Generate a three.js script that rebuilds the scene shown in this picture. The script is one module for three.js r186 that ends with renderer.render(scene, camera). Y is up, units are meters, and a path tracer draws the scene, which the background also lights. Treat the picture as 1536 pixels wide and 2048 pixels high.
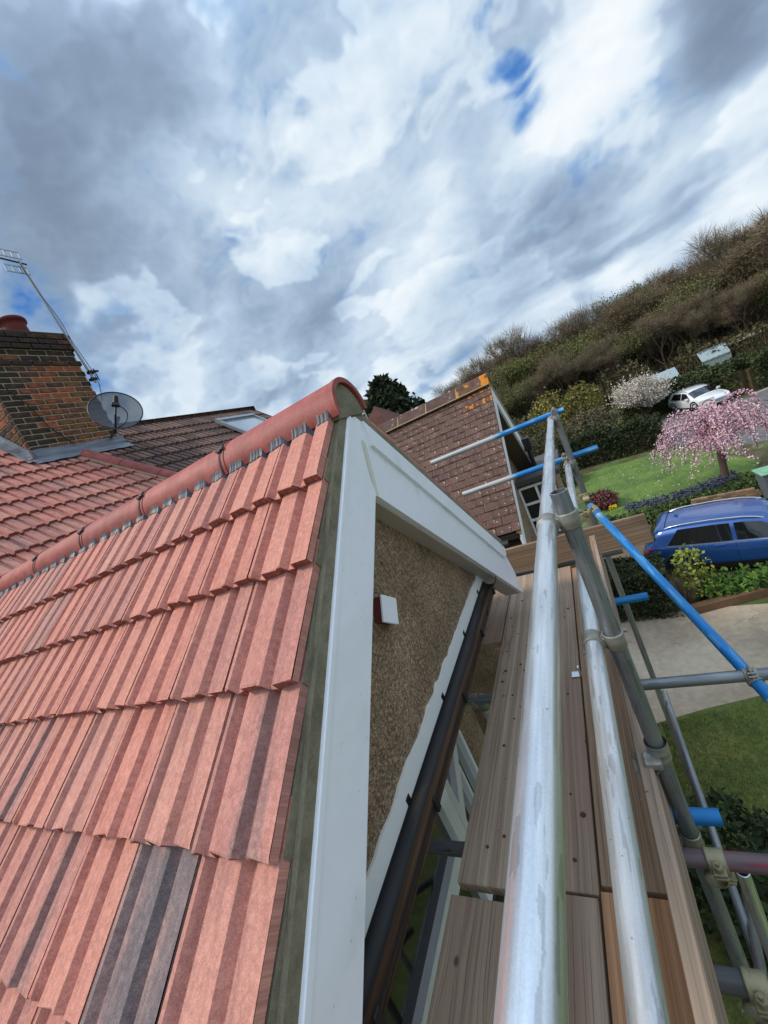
import * as THREE from 'three';
import { mergeGeometries, toCreasedNormals } from 'three/addons/utils/BufferGeometryUtils.js';
import { RoundedBoxGeometry } from 'three/addons/geometries/RoundedBoxGeometry.js';

// ---------- camera, sky, sun, exposure ----------
const H = 6.4;                       // eye height above the ground; shapes below are written relative to eye level
const scene = new THREE.Scene();
const camera = new THREE.PerspectiveCamera(2 * Math.atan(1024 / 794.33) * 180 / Math.PI, 0.75, 0.02, 400);
camera.position.set(0, H, 0);
camera.rotation.set(-0.152732, 0.488957, -0.429807, 'YXZ');
const renderer = new THREE.WebGLRenderer({ antialias: true });
renderer.toneMapping = THREE.LinearToneMapping;
renderer.toneMappingExposure = 1.4;
renderer.shadowMap.enabled = true;

function rng(seed) { let s = seed | 0; return () => { s = (s + 0x6d2b79f5) | 0; let t = Math.imul(s ^ (s >>> 15), 1 | s); t = (t + Math.imul(t ^ (t >>> 7), 61 | t)) ^ t; return ((t ^ (t >>> 14)) >>> 0) / 4294967296; }; }
function hash3(x, y, z) { let h = Math.imul(x, 374761393) ^ Math.imul(y, 668265263) ^ Math.imul(z, 2147483647 ^ 0x5bd1e995); h = Math.imul(h ^ (h >>> 13), 1274126177); h ^= h >>> 16; return (h >>> 0) / 4294967296; }
const sm = (t) => t * t * (3 - 2 * t), mix = (a, b, t) => a + (b - a) * t, clamp = (x, a = 0, b = 1) => Math.min(b, Math.max(a, x)), step = (a, b, x) => sm(clamp((x - a) / (b - a)));
const PT = new Uint8Array(1024), PV = new Float32Array(256); { const r = rng(4242), p = Array.from({ length: 256 }, (_, i) => i); for (let i = 255; i > 0; i--) { const j = Math.floor(r() * (i + 1)); [p[i], p[j]] = [p[j], p[i]]; } for (let i = 0; i < 1024; i++) PT[i] = p[i & 255]; for (let i = 0; i < 256; i++) PV[i] = i / 255; }
function noise3(x, y, z) {
  const i = Math.floor(x), j = Math.floor(y), k = Math.floor(z), u = sm(x - i), v = sm(y - j), w = sm(z - k), i0 = i & 255, i1 = (i + 1) & 255, j0 = j & 255, j1 = (j + 1) & 255, k0 = k & 255, k1 = (k + 1) & 255;
  const a = PT[i0] , b = PT[i1], aa = PT[a + j0], ab = PT[a + j1], ba = PT[b + j0], bb = PT[b + j1];
  const p = mix(mix(PV[PT[aa + k0]], PV[PT[ba + k0]], u), mix(PV[PT[ab + k0]], PV[PT[bb + k0]], u), v);
  const q = mix(mix(PV[PT[aa + k1]], PV[PT[ba + k1]], u), mix(PV[PT[ab + k1]], PV[PT[bb + k1]], u), v);
  return mix(p, q, w);
}
function noise2(x, y, s, per = 256) {   // tiles over per cells
  const i = Math.floor(x), j = Math.floor(y), u = sm(x - i), v = sm(y - j), m = (n) => ((n % per) + per) % per, i0 = m(i) & 255, i1 = m(i + 1) & 255, j0 = m(j) & 255, j1 = m(j + 1) & 255;
  const a = PT[(s & 255) + i0], b = PT[(s & 255) + i1];
  return mix(mix(PV[PT[a + j0]], PV[PT[b + j0]], u), mix(PV[PT[a + j1]], PV[PT[b + j1]], u), v);
}
function fbm(x, y, z, o = 5, g = 0.5) { let s = 0, a = 1, t = 0, d = Math.floor(z * 37); for (let i = 0; i < o; i++) { s += a * noise2(x, y, d + i * 17); t += a; a *= g; x = x * 2.03 + 11.7; y = y * 2.03 + 5.3; } return s / t; }
function fbm3(x, y, z, o = 5, g = 0.5) { let s = 0, a = 1, t = 0; for (let i = 0; i < o; i++) { s += a * noise3(x, y, z); t += a; a *= g; x = x * 2.03 + 11.7; y = y * 2.03 + 5.3; z = z * 2.03 + 3.1; } return s / t; }
function billow3(x, y, z, o = 5, g = 0.52) { let s = 0, a = 1, t = 0; for (let i = 0; i < o; i++) { s += a * (1 - Math.abs(2 * noise3(x, y, z) - 1)); t += a; a *= g; x = x * 2.1 + 7.7; y = y * 2.1 + 1.3; z = z * 2.1 + 9.1; } return s / t; }
const lin = (c) => (c /= 255) <= 0.04045 ? c / 12.92 : Math.pow((c + 0.055) / 1.055, 2.4);

// clouds of the day: [azimuth, elevation, spread, amount], degrees from the street's direction
const LB = [[-40.1,44.5,6.7,-0.42],[-49.5,39.5,6,-0.34],[-33.4,40.9,3.8,-0.25],[-46.6,33.6,3.8,-0.16],[-43.6,46.8,4,-0.1],[-43.9,42.2,1.3,0.25],[-36.7,34.3,4.9,0.2],[-36.3,38.1,2.1,0.15],[-23.1,36.9,4.9,0.18],[-22.3,43.1,2.6,0.12],[-13,36.1,5,0.12],[-24.2,24.8,8.3,0.08],[-12.3,25.2,3.7,0.12],[-37.7,23.8,8,0.05],[11,22,5.1,0.32],[16.2,21.6,4.3,0.35],[7.1,20.8,3.9,0.3],[11.7,17.1,4.4,0.22],[20.1,20.6,3.4,-0.5],[18.2,22.9,2.4,-0.25],[22.7,17.9,3.5,-0.25],[-8.5,13.1,5.6,-0.22],[0.4,10.8,5.3,-0.3],[8.6,10.4,4.3,-0.32],[15.3,9.5,3.7,-0.32],[-1.2,20.5,2.9,-0.22],[4.5,17.1,2.9,-0.18],[19.3,10.2,3.2,-0.12],[21,13,3.8,-0.05],[18.9,15.9,3.9,0.12],[-5,24.6,2.6,0.2],[-9.5,18.4,2.9,0.15],[9.6,5.4,3.3,0.2],[-4.4,6.5,3.8,0.0],[2.8,5.8,3,0.12],[19.4,5.6,2.8,0.2],[16.7,7,1.5,0.1],[-51.6,28.1,6.3,-0.08],[-32.7,20.4,5.1,-0.2],[-24.5,19.1,4.7,-0.15],[-45.7,18,7,-0.18],[-32.3,15.8,3,0.15],[-19,16.8,3.7,0.06],[-16.8,10.5,5,-0.1],[-27,31,6,0.2],[-38,13,6,-0.15],[-32.1,29.5,4.7,-0.06],[-12.9,31.2,4,0.1],[-8,23,6,0.14],[-3.5,29.7,2.8,0.1]];
const BB = [[4.8,27,2,0.95],[2.8,28.2,1.3,0.7],[6.4,25,1.6,0.9],[4.8,24,1.2,0.5],[0.7,35.5,1.8,0.8],[10.2,26.1,1.7,0.55],[13.2,25.4,1.3,0.6],[3.1,32.6,2.5,0.25],[-4.9,34.8,2.1,0.25],[-16.4,40.5,2,0.35],[-12.9,26.7,1.5,0.2],[-7.4,38.7,1.9,0.2],[16.8,10.7,2.8,0.35],[11.1,11.9,3.1,0.3],[19.7,6.8,2.3,0.2],[2,22.1,1.5,0.3],[-24.1,39.7,1.8,0.12]];
function makeSky(W, Hh) {
  const data = new Float32Array(W * Hh * 4), D = Math.PI / 180;
  const prep = (L) => L.map(([a, e, s, v]) => [Math.sin(a * D) * Math.cos(e * D), Math.sin(e * D), -Math.cos(a * D) * Math.cos(e * D), 1 / (s * D) ** 2, v]);
  const lb = prep(LB), bb = prep(BB);
  const sum = (L, x, y, z) => { let s = 0; for (const b of L) { const q = 2 * (1 - (x * b[0] + y * b[1] + z * b[2])) * b[3]; if (q < 9) s += b[4] * Math.exp(-q); } return s; };
  const ramp = [[0, 96, 110, 132], [0.2, 124, 142, 165], [0.4, 154, 175, 199], [0.58, 184, 204, 224], [0.78, 214, 228, 240], [1, 250, 252, 253]];
  for (let j = 0; j < Hh; j++) {
    const el = ((j + 0.5) / Hh - 0.5) * Math.PI, y0 = Math.sin(el), c = Math.cos(el);
    for (let i = 0; i < W; i++) {
      const az = ((i + 0.5) / W - 0.5) * 2 * Math.PI, x = Math.cos(az) * c, z = Math.sin(az) * c, y = Math.max(y0, 0);
      const k = 1 / (y + 0.2), px = x * k, pz = z * k, Y = y * 1.5;                    // px, pz: the cloud layer seen in perspective
      const wx = fbm3(x * 6, Y * 6, z * 6, 5, 0.6) - 0.5, wz = fbm3(x * 6 + 9, Y * 6 + 3, z * 6 + 5, 5, 0.6) - 0.5;
      const al = -0.82 * px - 0.57 * pz, ac = -0.57 * px + 0.82 * pz;                                       // along and across the wind
      const cum = fbm3(x * 3.1 + wx * 0.4, Y * 4 + wz * 0.4, z * 3.1, 5, 0.5) - 0.5;                      // the big heaps
      const puff = billow3(x * 8 + wx * 1.3, Y * 10 + wz * 1.3, z * 8, 6, 0.6) - 0.62, street = fbm(al * 0.75 + wx * 1.1, ac * 2.3 + wz * 1.1, 5.1, 6, 0.5) - 0.5;
      let sx = x + wx * 0.11, sy = y + (wx - wz) * 0.08, sz = z + wz * 0.11; const q = 1 / Math.hypot(sx, sy, sz); sx *= q; sy *= q; sz *= q;   // edges pushed about by the turbulence
      const B = sum(lb, sx, sy, sz), edge = fbm3(x * 5 + wx * 0.8, Y * 6 + wz * 0.8, z * 5, 5, 0.5);
      let L = 0.6 + 0.62 * B + cum * 0.46 + puff * 0.34 + street * 0.6;
      L += 0.1 * (step(0.47, 0.53, edge) - 0.5) + 0.1 * (step(0.485, 0.515, edge + B * 0.3) - 0.5);   // lit rims against shaded bases
      L += (fbm3(x * 6 + wx * 0.6, y * 40 + wz * 1.5, z * 6, 4, 0.5) - 0.5) * 0.75 * step(0.3, 0.04, y0);   // streaks low down
      let b = step(0.1, 1.15, sum(bb, sx, sy, sz) * 0.95 - street * 1.0 - puff * 1.5 - 0.05) + step(0.05, 0.35, -street * 1.2 - puff * 0.4 - Math.abs(L - 0.5) * 0.5) * 0.4;
      b = clamp(b); L = L < 0.3 ? 0.3 * Math.exp((L - 0.3) / 0.42) : L > 0.8 ? 0.8 + 0.2 * (1 - Math.exp(-(L - 0.8) / 0.2)) : L; L = clamp(L, 0.01, 0.999);
      let r = 0; while (r < ramp.length - 2 && ramp[r + 1][0] < L) r++;
      const t = (L - ramp[r][0]) / (ramp[r + 1][0] - ramp[r][0]), o = (j * W + i) * 4;
      const air = 0.8 * (0.95 + 0.9 * step(0.55, 1, y0));   // an overcast sky is brightest overhead
      const bl = [58, 112, 190], veil = [142, 176, 216];
      for (let m = 0; m < 3; m++) {
        let v = mix(ramp[r][m + 1], ramp[r + 1][m + 1], t);
        v = mix(v, mix(veil[m], bl[m], clamp(b * 1.1 - 0.15)), clamp(b * 0.95));
        data[o + m] = lin(v) * air;
      }
      data[o + 3] = 1;
    }
  }
  const t = new THREE.DataTexture(data, W, Hh, THREE.RGBAFormat, THREE.FloatType);
  t.mapping = THREE.EquirectangularReflectionMapping; t.magFilter = THREE.LinearFilter; t.needsUpdate = true; return t;
}
scene.background = makeSky(2048, 1024);
scene.environment = scene.background;
const sun = new THREE.DirectionalLight(0xfff3e2, 1.9);
sun.position.set(-8.5, 9.5 + H, 2); sun.target.position.set(0, H - 1, -2); scene.add(sun, sun.target);
sun.castShadow = true; sun.shadow.radius = 22; sun.shadow.mapSize.set(2048, 2048);
Object.assign(sun.shadow.camera, { left: -40, right: 40, top: 40, bottom: -40, near: 0.5, far: 120 });

// ---------- helpers ----------
const V = (x, y, z) => new THREE.Vector3(x, y, z);
const origin = new Map(), taken = new Map();
function numbered(n) { const k = taken.get(n) || 0; taken.set(n, k + 1); return k ? n + '_' + String(k).padStart(3, '0') : n; }
function tag(o, label, category, group, kind) { if (label) o.userData.label = label; if (category) o.userData.category = category; if (group) o.userData.group = group; if (kind) o.userData.kind = kind; return o; }
function thing(name, label, category, base, group, kind) {
  const o = new THREE.Group(); o.name = numbered(name); o.position.set(base[0], base[1] + H, base[2]); scene.add(o); origin.set(o, V(...base));
  return tag(o, label, category, group, kind);
}
function mesh(geo, mat) { const m = new THREE.Mesh(geo, mat); m.castShadow = m.receiveShadow = true; return m; }
// a part whose geometry is written relative to the eye
function put(parent, name, geo, mat, label, kind) {
  const o = origin.get(parent), m = mesh(Array.isArray(geo) ? merge(geo) : geo, mat); m.name = name; m.geometry.translate(-o.x, -o.y, -o.z);
  parent.add(m); origin.set(m, o); if (label) m.userData.label = label; if (kind) m.userData.kind = kind; return m;
}
// a part that shares its geometry with others and stands where the matrix says
function place(parent, name, geo, mat, matrix, label) {
  const o = origin.get(parent), m = mesh(geo, mat); m.name = name; m.applyMatrix4(new THREE.Matrix4().makeTranslation(-o.x, -o.y, -o.z).multiply(matrix));
  parent.add(m); origin.set(m, o); if (label) m.userData.label = label; return m;
}
// a thing that is one mesh
function single(name, geo, mat, base, label, category, group, kind) {
  const m = mesh(Array.isArray(geo) ? merge(geo) : geo, mat); m.name = numbered(name); m.geometry.translate(-base[0], -base[1], -base[2]); m.position.set(base[0], base[1] + H, base[2]); scene.add(m); origin.set(m, V(...base));
  return tag(m, label, category, group, kind);
}
function merge(list) {
  const l = list.map((g) => { const n = g.index ? g.toNonIndexed() : g; for (const k of Object.keys(n.attributes)) if (!['position', 'normal', 'uv', 'color'].includes(k)) n.deleteAttribute(k); return n; });
  if (l.some((g) => !g.attributes.uv)) l.forEach((g) => g.deleteAttribute('uv'));
  if (l.some((g) => !g.attributes.color)) l.forEach((g) => g.deleteAttribute('color'));
  return l.length === 1 ? l[0] : mergeGeometries(l);
}
const box = (x0, x1, y0, y1, z0, z1, r = 0) => { const g = r ? new RoundedBoxGeometry(x1 - x0, y1 - y0, z1 - z0, 2, r) : new THREE.BoxGeometry(x1 - x0, y1 - y0, z1 - z0); return g.translate((x0 + x1) / 2, (y0 + y1) / 2, (z0 + z1) / 2); };
function frameTo(a, b) { const d = b.clone().sub(a), q = new THREE.Quaternion().setFromUnitVectors(V(0, 1, 0), d.clone().normalize()); return new THREE.Matrix4().compose(a.clone().add(b).multiplyScalar(0.5), q, V(1, 1, 1)); }
const rod = (a, b, r, seg = 12, r2 = r) => { const A = V(...a), B = V(...b); return new THREE.CylinderGeometry(r2, r, A.distanceTo(B), seg, 1).applyMatrix4(frameTo(A, B)); };
// a hollow scaffold tube with open ends
function tube(a, b, R = 0.02415, t = 0.004, seg = 28) {   // uv: u round, v in lengths of 1.3 m from the middle
  const A = V(...a), B = V(...b), h = A.distanceTo(B) / 2, e = 0.001;
  const g = new THREE.LatheGeometry([[R - t, -h], [R - e, -h], [R, -h + e], [R, h - e], [R - e, h], [R - t, h], [R - t, -h]].map(([x, y]) => new THREE.Vector2(x, y)), seg), p = g.attributes.position; for (let i = 0; i < p.count; i++) g.attributes.uv.setY(i, p.getY(i) / 1.3 + 0.5);
  return g.applyMatrix4(frameTo(A, B));
}
const poly = (pts, d, m) => { const s = new THREE.Shape(pts.map(([x, y]) => new THREE.Vector2(x, y))); const g = new THREE.ExtrudeGeometry(s, { depth: d, bevelEnabled: false }); return m ? g.applyMatrix4(m) : g; };
// a shape drawn in (z, y), extruded along x from x0 to x1
const sideways = (pts, x0, x1) => {
  const g = poly(pts, x1 - x0, new THREE.Matrix4().set(0, 0, 1, x0, 0, 1, 0, 0, 1, 0, 0, 0, 0, 0, 0, 1));   // z and x change places, so the faces are wound the other way
  for (const k of Object.keys(g.attributes)) { const a = g.attributes[k], n = a.itemSize, d = a.array; for (let i = 0; i < a.count; i += 3) for (let c = 0; c < n; c++) { const t = d[(i + 1) * n + c]; d[(i + 1) * n + c] = d[(i + 2) * n + c]; d[(i + 2) * n + c] = t; } }
  return g;
};
const plan = (pts, y, t) => poly(pts.map(([x, z]) => [x, -z]), t, new THREE.Matrix4().makeRotationX(-Math.PI / 2).setPosition(0, y - t, 0));  // outline in (x, z), top at y
function uvMetres(g, s = 1) {   // box-projected uv in metres
  if (g.index) g = g.toNonIndexed(); const p = g.attributes.position, n = g.attributes.normal, uv = new Float32Array(p.count * 2);
  for (let i = 0; i < p.count; i++) { const ax = Math.abs(n.getX(i)), ay = Math.abs(n.getY(i)), az = Math.abs(n.getZ(i)); const [a, b] = ay >= ax && ay >= az ? [p.getX(i), p.getZ(i)] : ax >= az ? [p.getZ(i), p.getY(i)] : [p.getX(i), p.getY(i)]; uv[2 * i] = a * s; uv[2 * i + 1] = b * s; }
  g.setAttribute('uv', new THREE.BufferAttribute(uv, 2)); return g;
}
// textures computed pixel by pixel; fn(u, v, x, y) gives [r, g, b] in sRGB 0..255
function tex(w, h, fn, srgb = true) {
  const d = new Uint8Array(w * h * 4);
  for (let y = 0; y < h; y++) for (let x = 0; x < w; x++) { const c = fn(x / w, y / h, x, y), o = (y * w + x) * 4; for (let k = 0; k < 3; k++) d[o + k] = clamp(Math.round(Array.isArray(c) ? c[k] : c), 0, 255); d[o + 3] = 255; }
  const t = new THREE.DataTexture(d, w, h); t.wrapS = t.wrapT = THREE.RepeatWrapping; t.magFilter = THREE.LinearFilter; t.minFilter = THREE.LinearMipmapLinearFilter; t.generateMipmaps = true; if (srgb) t.colorSpace = THREE.SRGBColorSpace; t.needsUpdate = true; return t;
}
const lerp3 = (a, b, t) => [mix(a[0], b[0], t), mix(a[1], b[1], t), mix(a[2], b[2], t)];
const tn = (u, v, f, s, o = 4) => { let r = 0, a = 1, t = 0, x = u * f, y = v * f, d = Math.floor(s * 37); for (let i = 0; i < o; i++) { r += a * noise2(x, y, d + i * 13, f); t += a; a *= 0.5; x *= 2; y *= 2; f *= 2; } return r / t; };   // tiling noise, f whole
const std = (o) => new THREE.MeshStandardMaterial({ roughness: 0.85, ...o });
const col = (hex) => new THREE.Color(hex);

// ---------- materials ----------
const grainBump = tex(256, 256, (u, v, x, y) => 255 * (0.5 * hash3(x, y, 3) + 0.5 * tn(u, v, 24, 4, 3)), false);
const rep = (t, a, b) => { const c = t.clone(); c.repeat.set(a, b); c.needsUpdate = true; return c; };
// red concrete roof tile: sandy face, a dye that runs from red to grey-black along the slope
function tileMap(seed, base, streak, amount) {
  return tex(160, 256, (u, v, x, y) => {
    const band = step(0.45, 0.75, fbm(u * 5 + seed * 7.1, v * 0.7, seed, 3)) * amount;
    const g = (hash3(x, y, seed) - 0.5) * 30 + (fbm(u * 30, v * 40, seed + 2, 3) - 0.5) * 40;
    let c = lerp3(base, streak, clamp(band)); c = lerp3(c, [214, 150, 132], 0.35 * step(0.5, 0.8, fbm(u * 4 + 9, v * 2.5, seed + 5, 4)));
    g2 = hash3(x, y, seed + 9) > 0.9985 ? 34 : 0;
    if (v > 0.92) { const k = (hash3(x >> 1, y >> 1, seed + 3) - 0.5) * 50; c = [142 + k, 82 + k * 0.7, 72 + k * 0.6]; }   // rough uncoated concrete of the cut lower edge, with its shade painted in
    return [c[0] + g + g2, c[1] + g * 0.85 + g2, c[2] + g * 0.8 + g2];
  });
}
let g2 = 0;
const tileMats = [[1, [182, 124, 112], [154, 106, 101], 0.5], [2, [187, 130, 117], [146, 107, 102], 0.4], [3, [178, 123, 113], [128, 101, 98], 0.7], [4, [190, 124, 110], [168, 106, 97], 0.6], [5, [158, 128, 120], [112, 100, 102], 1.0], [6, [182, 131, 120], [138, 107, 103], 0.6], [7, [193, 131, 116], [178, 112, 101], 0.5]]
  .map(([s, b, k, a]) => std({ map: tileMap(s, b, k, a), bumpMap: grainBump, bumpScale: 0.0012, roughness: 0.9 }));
const ridgeMats = [0, 1, 2].map((s) => std({ map: tex(256, 128, (u, v, x, y) => { const g = (hash3(x, y, s + 40) - 0.5) * 16 + (tn(u, v, 9, s + 3) - 0.5) * 46 + (fbm(u * 40, v * 3, s, 3) - 0.5) * 22; const b = [[150, 72, 66], [156, 77, 70], [143, 69, 64]][s]; return [b[0] + g, b[1] + g * 0.8, b[2] + g * 0.8]; }), bumpMap: grainBump, bumpScale: 0.001, roughness: 0.62 }));
const felt = std({ color: col('#2a2422'), roughness: 0.95 });
const mortarMap = tex(256, 256, (u, v, x, y) => { const g = (hash3(x, y, 71) - 0.5) * 14 + (tn(u, v, 7, 5) - 0.5) * 46 + (tn(u, v, 40, 9, 2) - 0.5) * 18; return [126 + g, 119 + g, 99 + g * 0.9]; });
const mortar = std({ map: mortarMap, bumpMap: grainBump, bumpScale: 0.002, roughness: 0.95 });
const oldMortar = std({ color: col('#a1906a'), map: null, bumpMap: grainBump, bumpScale: 0.002, roughness: 0.95 });
const whiteMap = tex(256, 512, (u, v, x, y) => { const d = step(0.62, 0.8, tn(u, v, 6, 31)) * 10 + (hash3(x, y, 8) > 0.9993 ? 60 : 0) + (tn(u, v, 30, 2, 2) - 0.5) * 5; return [240 - d, 243 - d, 249 - d * 1.1]; });
const white = std({ map: whiteMap, roughness: 0.38 });
const whitePaint = std({ color: col('#e6e6e2'), roughness: 0.6, bumpMap: grainBump, bumpScale: 0.0012 });
const pebbleMap = tex(768, 768, (u, v, x, y) => { const a = hash3(x >> 2, y >> 2, 5), b = hash3(x >> 1, y >> 1, 6), w = tn(u, v, 5, 3), k = tn(u, v, 110, 8, 2); let c = lerp3([108, 86, 65], [172, 146, 116], clamp(k * 1.5 - 0.3)); c = lerp3(c, [206, 190, 166], b > 0.93 ? 0.75 : 0); c = lerp3(c, [62, 50, 40], a > 0.9 ? 0.5 : 0); const g = (w - 0.5) * 44; return [c[0] + g, c[1] + g, c[2] + g * 0.9]; });
const pebbleBump = tex(512, 512, (u, v, x, y) => 255 * clamp(tn(u, v, 75, 8, 3) * 1.6 - 0.3 + (hash3(x >> 1, y >> 1, 6) - 0.5) * 0.5), false);
const pebble = std({ map: rep(pebbleMap, 1.2, 1.2), bumpMap: rep(pebbleBump, 1.2, 1.2), bumpScale: 0.006, roughness: 0.95 });
const pebbleFar = pebble;
const glass = new THREE.MeshPhysicalMaterial({ color: col('#10161a'), roughness: 0.04, metalness: 0, clearcoat: 1, clearcoatRoughness: 0.03 });
const lead = std({ map: tex(128, 128, (u, v, x, y) => { const g = (tn(u, v, 5, 3) - 0.5) * 70 + (hash3(x, y, 2) - 0.5) * 10; return [122 + g, 128 + g, 138 + g]; }), roughness: 0.55, metalness: 0.3 });
// galvanised tube: u runs round, v along
function galvMap(seed, tone, warm, dirt) {
  return tex(128, 1024, (u, v, x, y) => {
    const s = tn(u, v, 10, seed, 4), d = tn(u, v, 4, seed + 4, 4), f = fbm(u * 60, v * 8, seed, 2); let g = (s - 0.5) * 46 + (f - 0.5) * 26 + (hash3(x, y, seed) - 0.5) * 12;
    if (hash3(x >> 1, y >> 1, seed + 1) > 0.9988) g -= 70; if (tn(u, v, 22, seed + 8, 2) > 0.76) g -= 26; if (Math.abs(u - 0.42 - 0.004 * Math.sin(v * 30)) < 0.006) g -= 34;   // the weld seam
    const k = step(0.5, 0.75, d) * dirt; return lerp3([tone + g, tone + 4 + g, tone + 8 + g], [120 + warm, 104 + warm * 0.5, 92], k);
  });
}
const galvRough = tex(128, 512, (u, v) => 255 * clamp(0.22 + 0.36 * tn(u, v, 12, 4, 4)), false);
const galv = std({ map: galvMap(3, 220, 0, 0.05), roughnessMap: galvRough, metalness: 0.9, roughness: 0.85 });
const galvPale = std({ map: galvMap(9, 206, 20, 0.2), roughnessMap: galvRough, metalness: 0.7, roughness: 0.95 });
const galvDull = std({ map: galvMap(14, 128, 0, 0.25), roughnessMap: galvRough, metalness: 0.6, roughness: 1 });
const galvRust = std({ map: galvMap(18, 84, 10, 0.7), metalness: 0.4, roughness: 0.75 });
const fitting = std({ map: tex(64, 64, (u, v, x, y) => { const g = (tn(u, v, 5, 3) - 0.5) * 70 + (hash3(x, y, 2) - 0.5) * 16; return lerp3([146 + g, 144 + g, 136 + g], [140, 108, 88], step(0.55, 0.8, tn(u, v, 4, 8)) * 0.4); }), metalness: 0.6, roughness: 0.5 });
const brass = std({ color: col('#a59d80'), metalness: 0.6, roughness: 0.5, bumpMap: grainBump, bumpScale: 0.001 });
function paintMap(seed, from, worn) {   // blue paint on galvanised tube, bare below v = from
  return tex(128, 1024, (u, v, x, y) => {
    const g = (tn(u, v, 9, seed, 3) - 0.5) * 26, bare = step(-0.06, 0.03, from + (tn(u, v, 9, seed + 3) - 0.5) * 0.1 - v), chip = step(0.55, 0.63, tn(u, v, 14, seed + 1, 5)) * worn, m = (tn(u, v, 10, 3, 4) - 0.5) * 40;
    return lerp3(lerp3([18 + g, 116 + g, 186 + g], [150 + m, 182 + m, 204 + m], chip), [172 + m, 176 + m, 178 + m], bare);
  });
}
const blueTube = (s, f, w) => std({ map: paintMap(s, f, w), metalness: 0.15, roughness: 0.5 });
const redTube = std({ map: tex(128, 512, (u, v, x, y) => { const g = (tn(u, v, 8, 6) - 0.5) * 50; return lerp3([104 + g, 88 + g, 92 + g], [158 + g, 42 + g, 62 + g], step(0.56, 0.68, tn(u, v, 4, 12, 5))); }), metalness: 0.25, roughness: 0.6 });
// scaffold boards: v runs along the grain
function woodMap(seed, a, b, dirt, dk = [58, 44, 36]) {
  const r = rng(seed * 99 + 5), kn = Array.from({ length: 5 }, () => [r(), r(), 0.012 + r() * 0.02]), sp = Array.from({ length: 26 }, () => [r(), r(), 0.002 + r() * 0.007]);
  return tex(256, 1024, (u, v, x, y) => {
    let warp = 0; for (const [ku, kv, kr] of kn) { const dx = u - ku, dy = (v - kv) * 6; warp += 0.05 * Math.sign(dx) * Math.exp(-(dx * dx + dy * dy) / 0.02); }
    const q = u + warp + (fbm(u * 2, v * 3, seed, 3) - 0.5) * 0.12, ring = fbm(q * 26, v * 1.3, seed + 1, 4), fine = fbm(q * 120, v * 9, seed + 2, 2);
    let c = lerp3(a, b, clamp((ring - 0.28) * 2.1)); c = lerp3(c, dk, step(0.6, 0.78, fine) * 0.32); const g = (tn(u, v, 4, seed + 6, 5) - 0.5) * 34; c = [c[0] + g, c[1] + g, c[2] + g];
    c = lerp3(c, [132, 100, 84], dirt * step(0.4, 0.7, tn(u, v, 3, seed + 9, 5)));
    for (const [ku, kv, kr] of kn) { const d = Math.hypot(u - ku, (v - kv) * 9) / kr; if (d < 1.6) c = lerp3(c, [66, 46, 36], clamp(1.6 - d) * 0.7); }
    for (const [ku, kv, kr] of sp) { const d = Math.hypot(u - ku, (v - kv) * 9) / kr; if (d < 1.2) c = lerp3(c, ku > 0.75 ? [206, 200, 186] : [70, 44, 38], clamp((1.2 - d) * 3) * 0.8); }
    return c;
  });
}
const woodBump = tex(256, 1024, (u, v) => 255 * clamp(fbm(u * 90, v * 5, 4, 3)), false);
const wood = (s, a, b, d, dk) => std({ map: woodMap(s, a, b, d, dk), bumpMap: woodBump, bumpScale: 0.0008, roughness: 0.9 });
const wGrey = wood(1, [178, 159, 139], [148, 129, 111], 0.15), wRed = wood(2, [170, 149, 130], [152, 130, 112], 0.35), wDark = wood(3, [162, 140, 121], [143, 121, 103], 0.35), wFresh = wood(4, [192, 144, 104], [160, 114, 80], 0.1, [118, 76, 52]), wOld = wood(5, [168, 146, 126], [122, 102, 86], 0.15), wTan = wood(6, [164, 136, 110], [134, 108, 88], 0.25), wEnd = wood(7, [152, 130, 108], [116, 96, 78], 0.15);
function board(x0, x1, y0, y1, z0, z1, r = 0.004) {   // uv: u across, v along the longest side
  const g = new RoundedBoxGeometry(x1 - x0, y1 - y0, z1 - z0, 1, r), p = g.attributes.position, uv = g.attributes.uv, X = x1 - x0, Z = z1 - z0;
  for (let i = 0; i < p.count; i++) uv.setXY(i, (p.getX(i) / X + 0.5) + p.getY(i) * 2.2, (p.getZ(i) / 3.2) + 0.5);
  return g.translate((x0 + x1) / 2, (y0 + y1) / 2, (z0 + z1) / 2);
}

// ---------- ground ----------
const TH = 0.7257, C = Math.cos(TH), S = Math.sin(TH), R = rng(77);
function slab(name, pts, y, t, mat, s) { const g = uvMetres(plan(pts, y, t), s); const m = mesh(g, mat); m.name = numbered(name); m.position.set(0, H, 0); scene.add(m); m.userData.kind = 'structure'; return m; }
const soilMat = std({ map: tex(512, 512, (u, v, x, y) => { const g = (hash3(x, y, 4) - 0.5) * 26 + (tn(u, v, 9, 3) - 0.5) * 60; return lerp3([78 + g, 72 + g, 46 + g], [70 + g, 92 + g, 44 + g], step(0.42, 0.6, tn(u, v, 6, 9))); }), roughness: 1 });
const lawnMat = (s, a, b) => std({ map: tex(1024, 1024, (u, v, x, y) => { const g = (hash3(x, y, s) - 0.5) * 34 + (tn(u, v, 60, s, 3) - 0.5) * 40; let c = lerp3(a, b, step(0.35, 0.7, tn(u, v, 7, s + 3, 5))); if (hash3(x >> 1, y >> 1, s + 7) > 0.9991) c = [200, 200, 180]; return [c[0] + g, c[1] + g, c[2] + g * 0.6]; }), roughness: 1, bumpMap: grainBump, bumpScale: 0.02 });
const farLawn = lawnMat(3, [76, 100, 42], [92, 116, 50]), nearLawn = lawnMat(5, [92, 102, 46], [110, 112, 56]);
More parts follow.
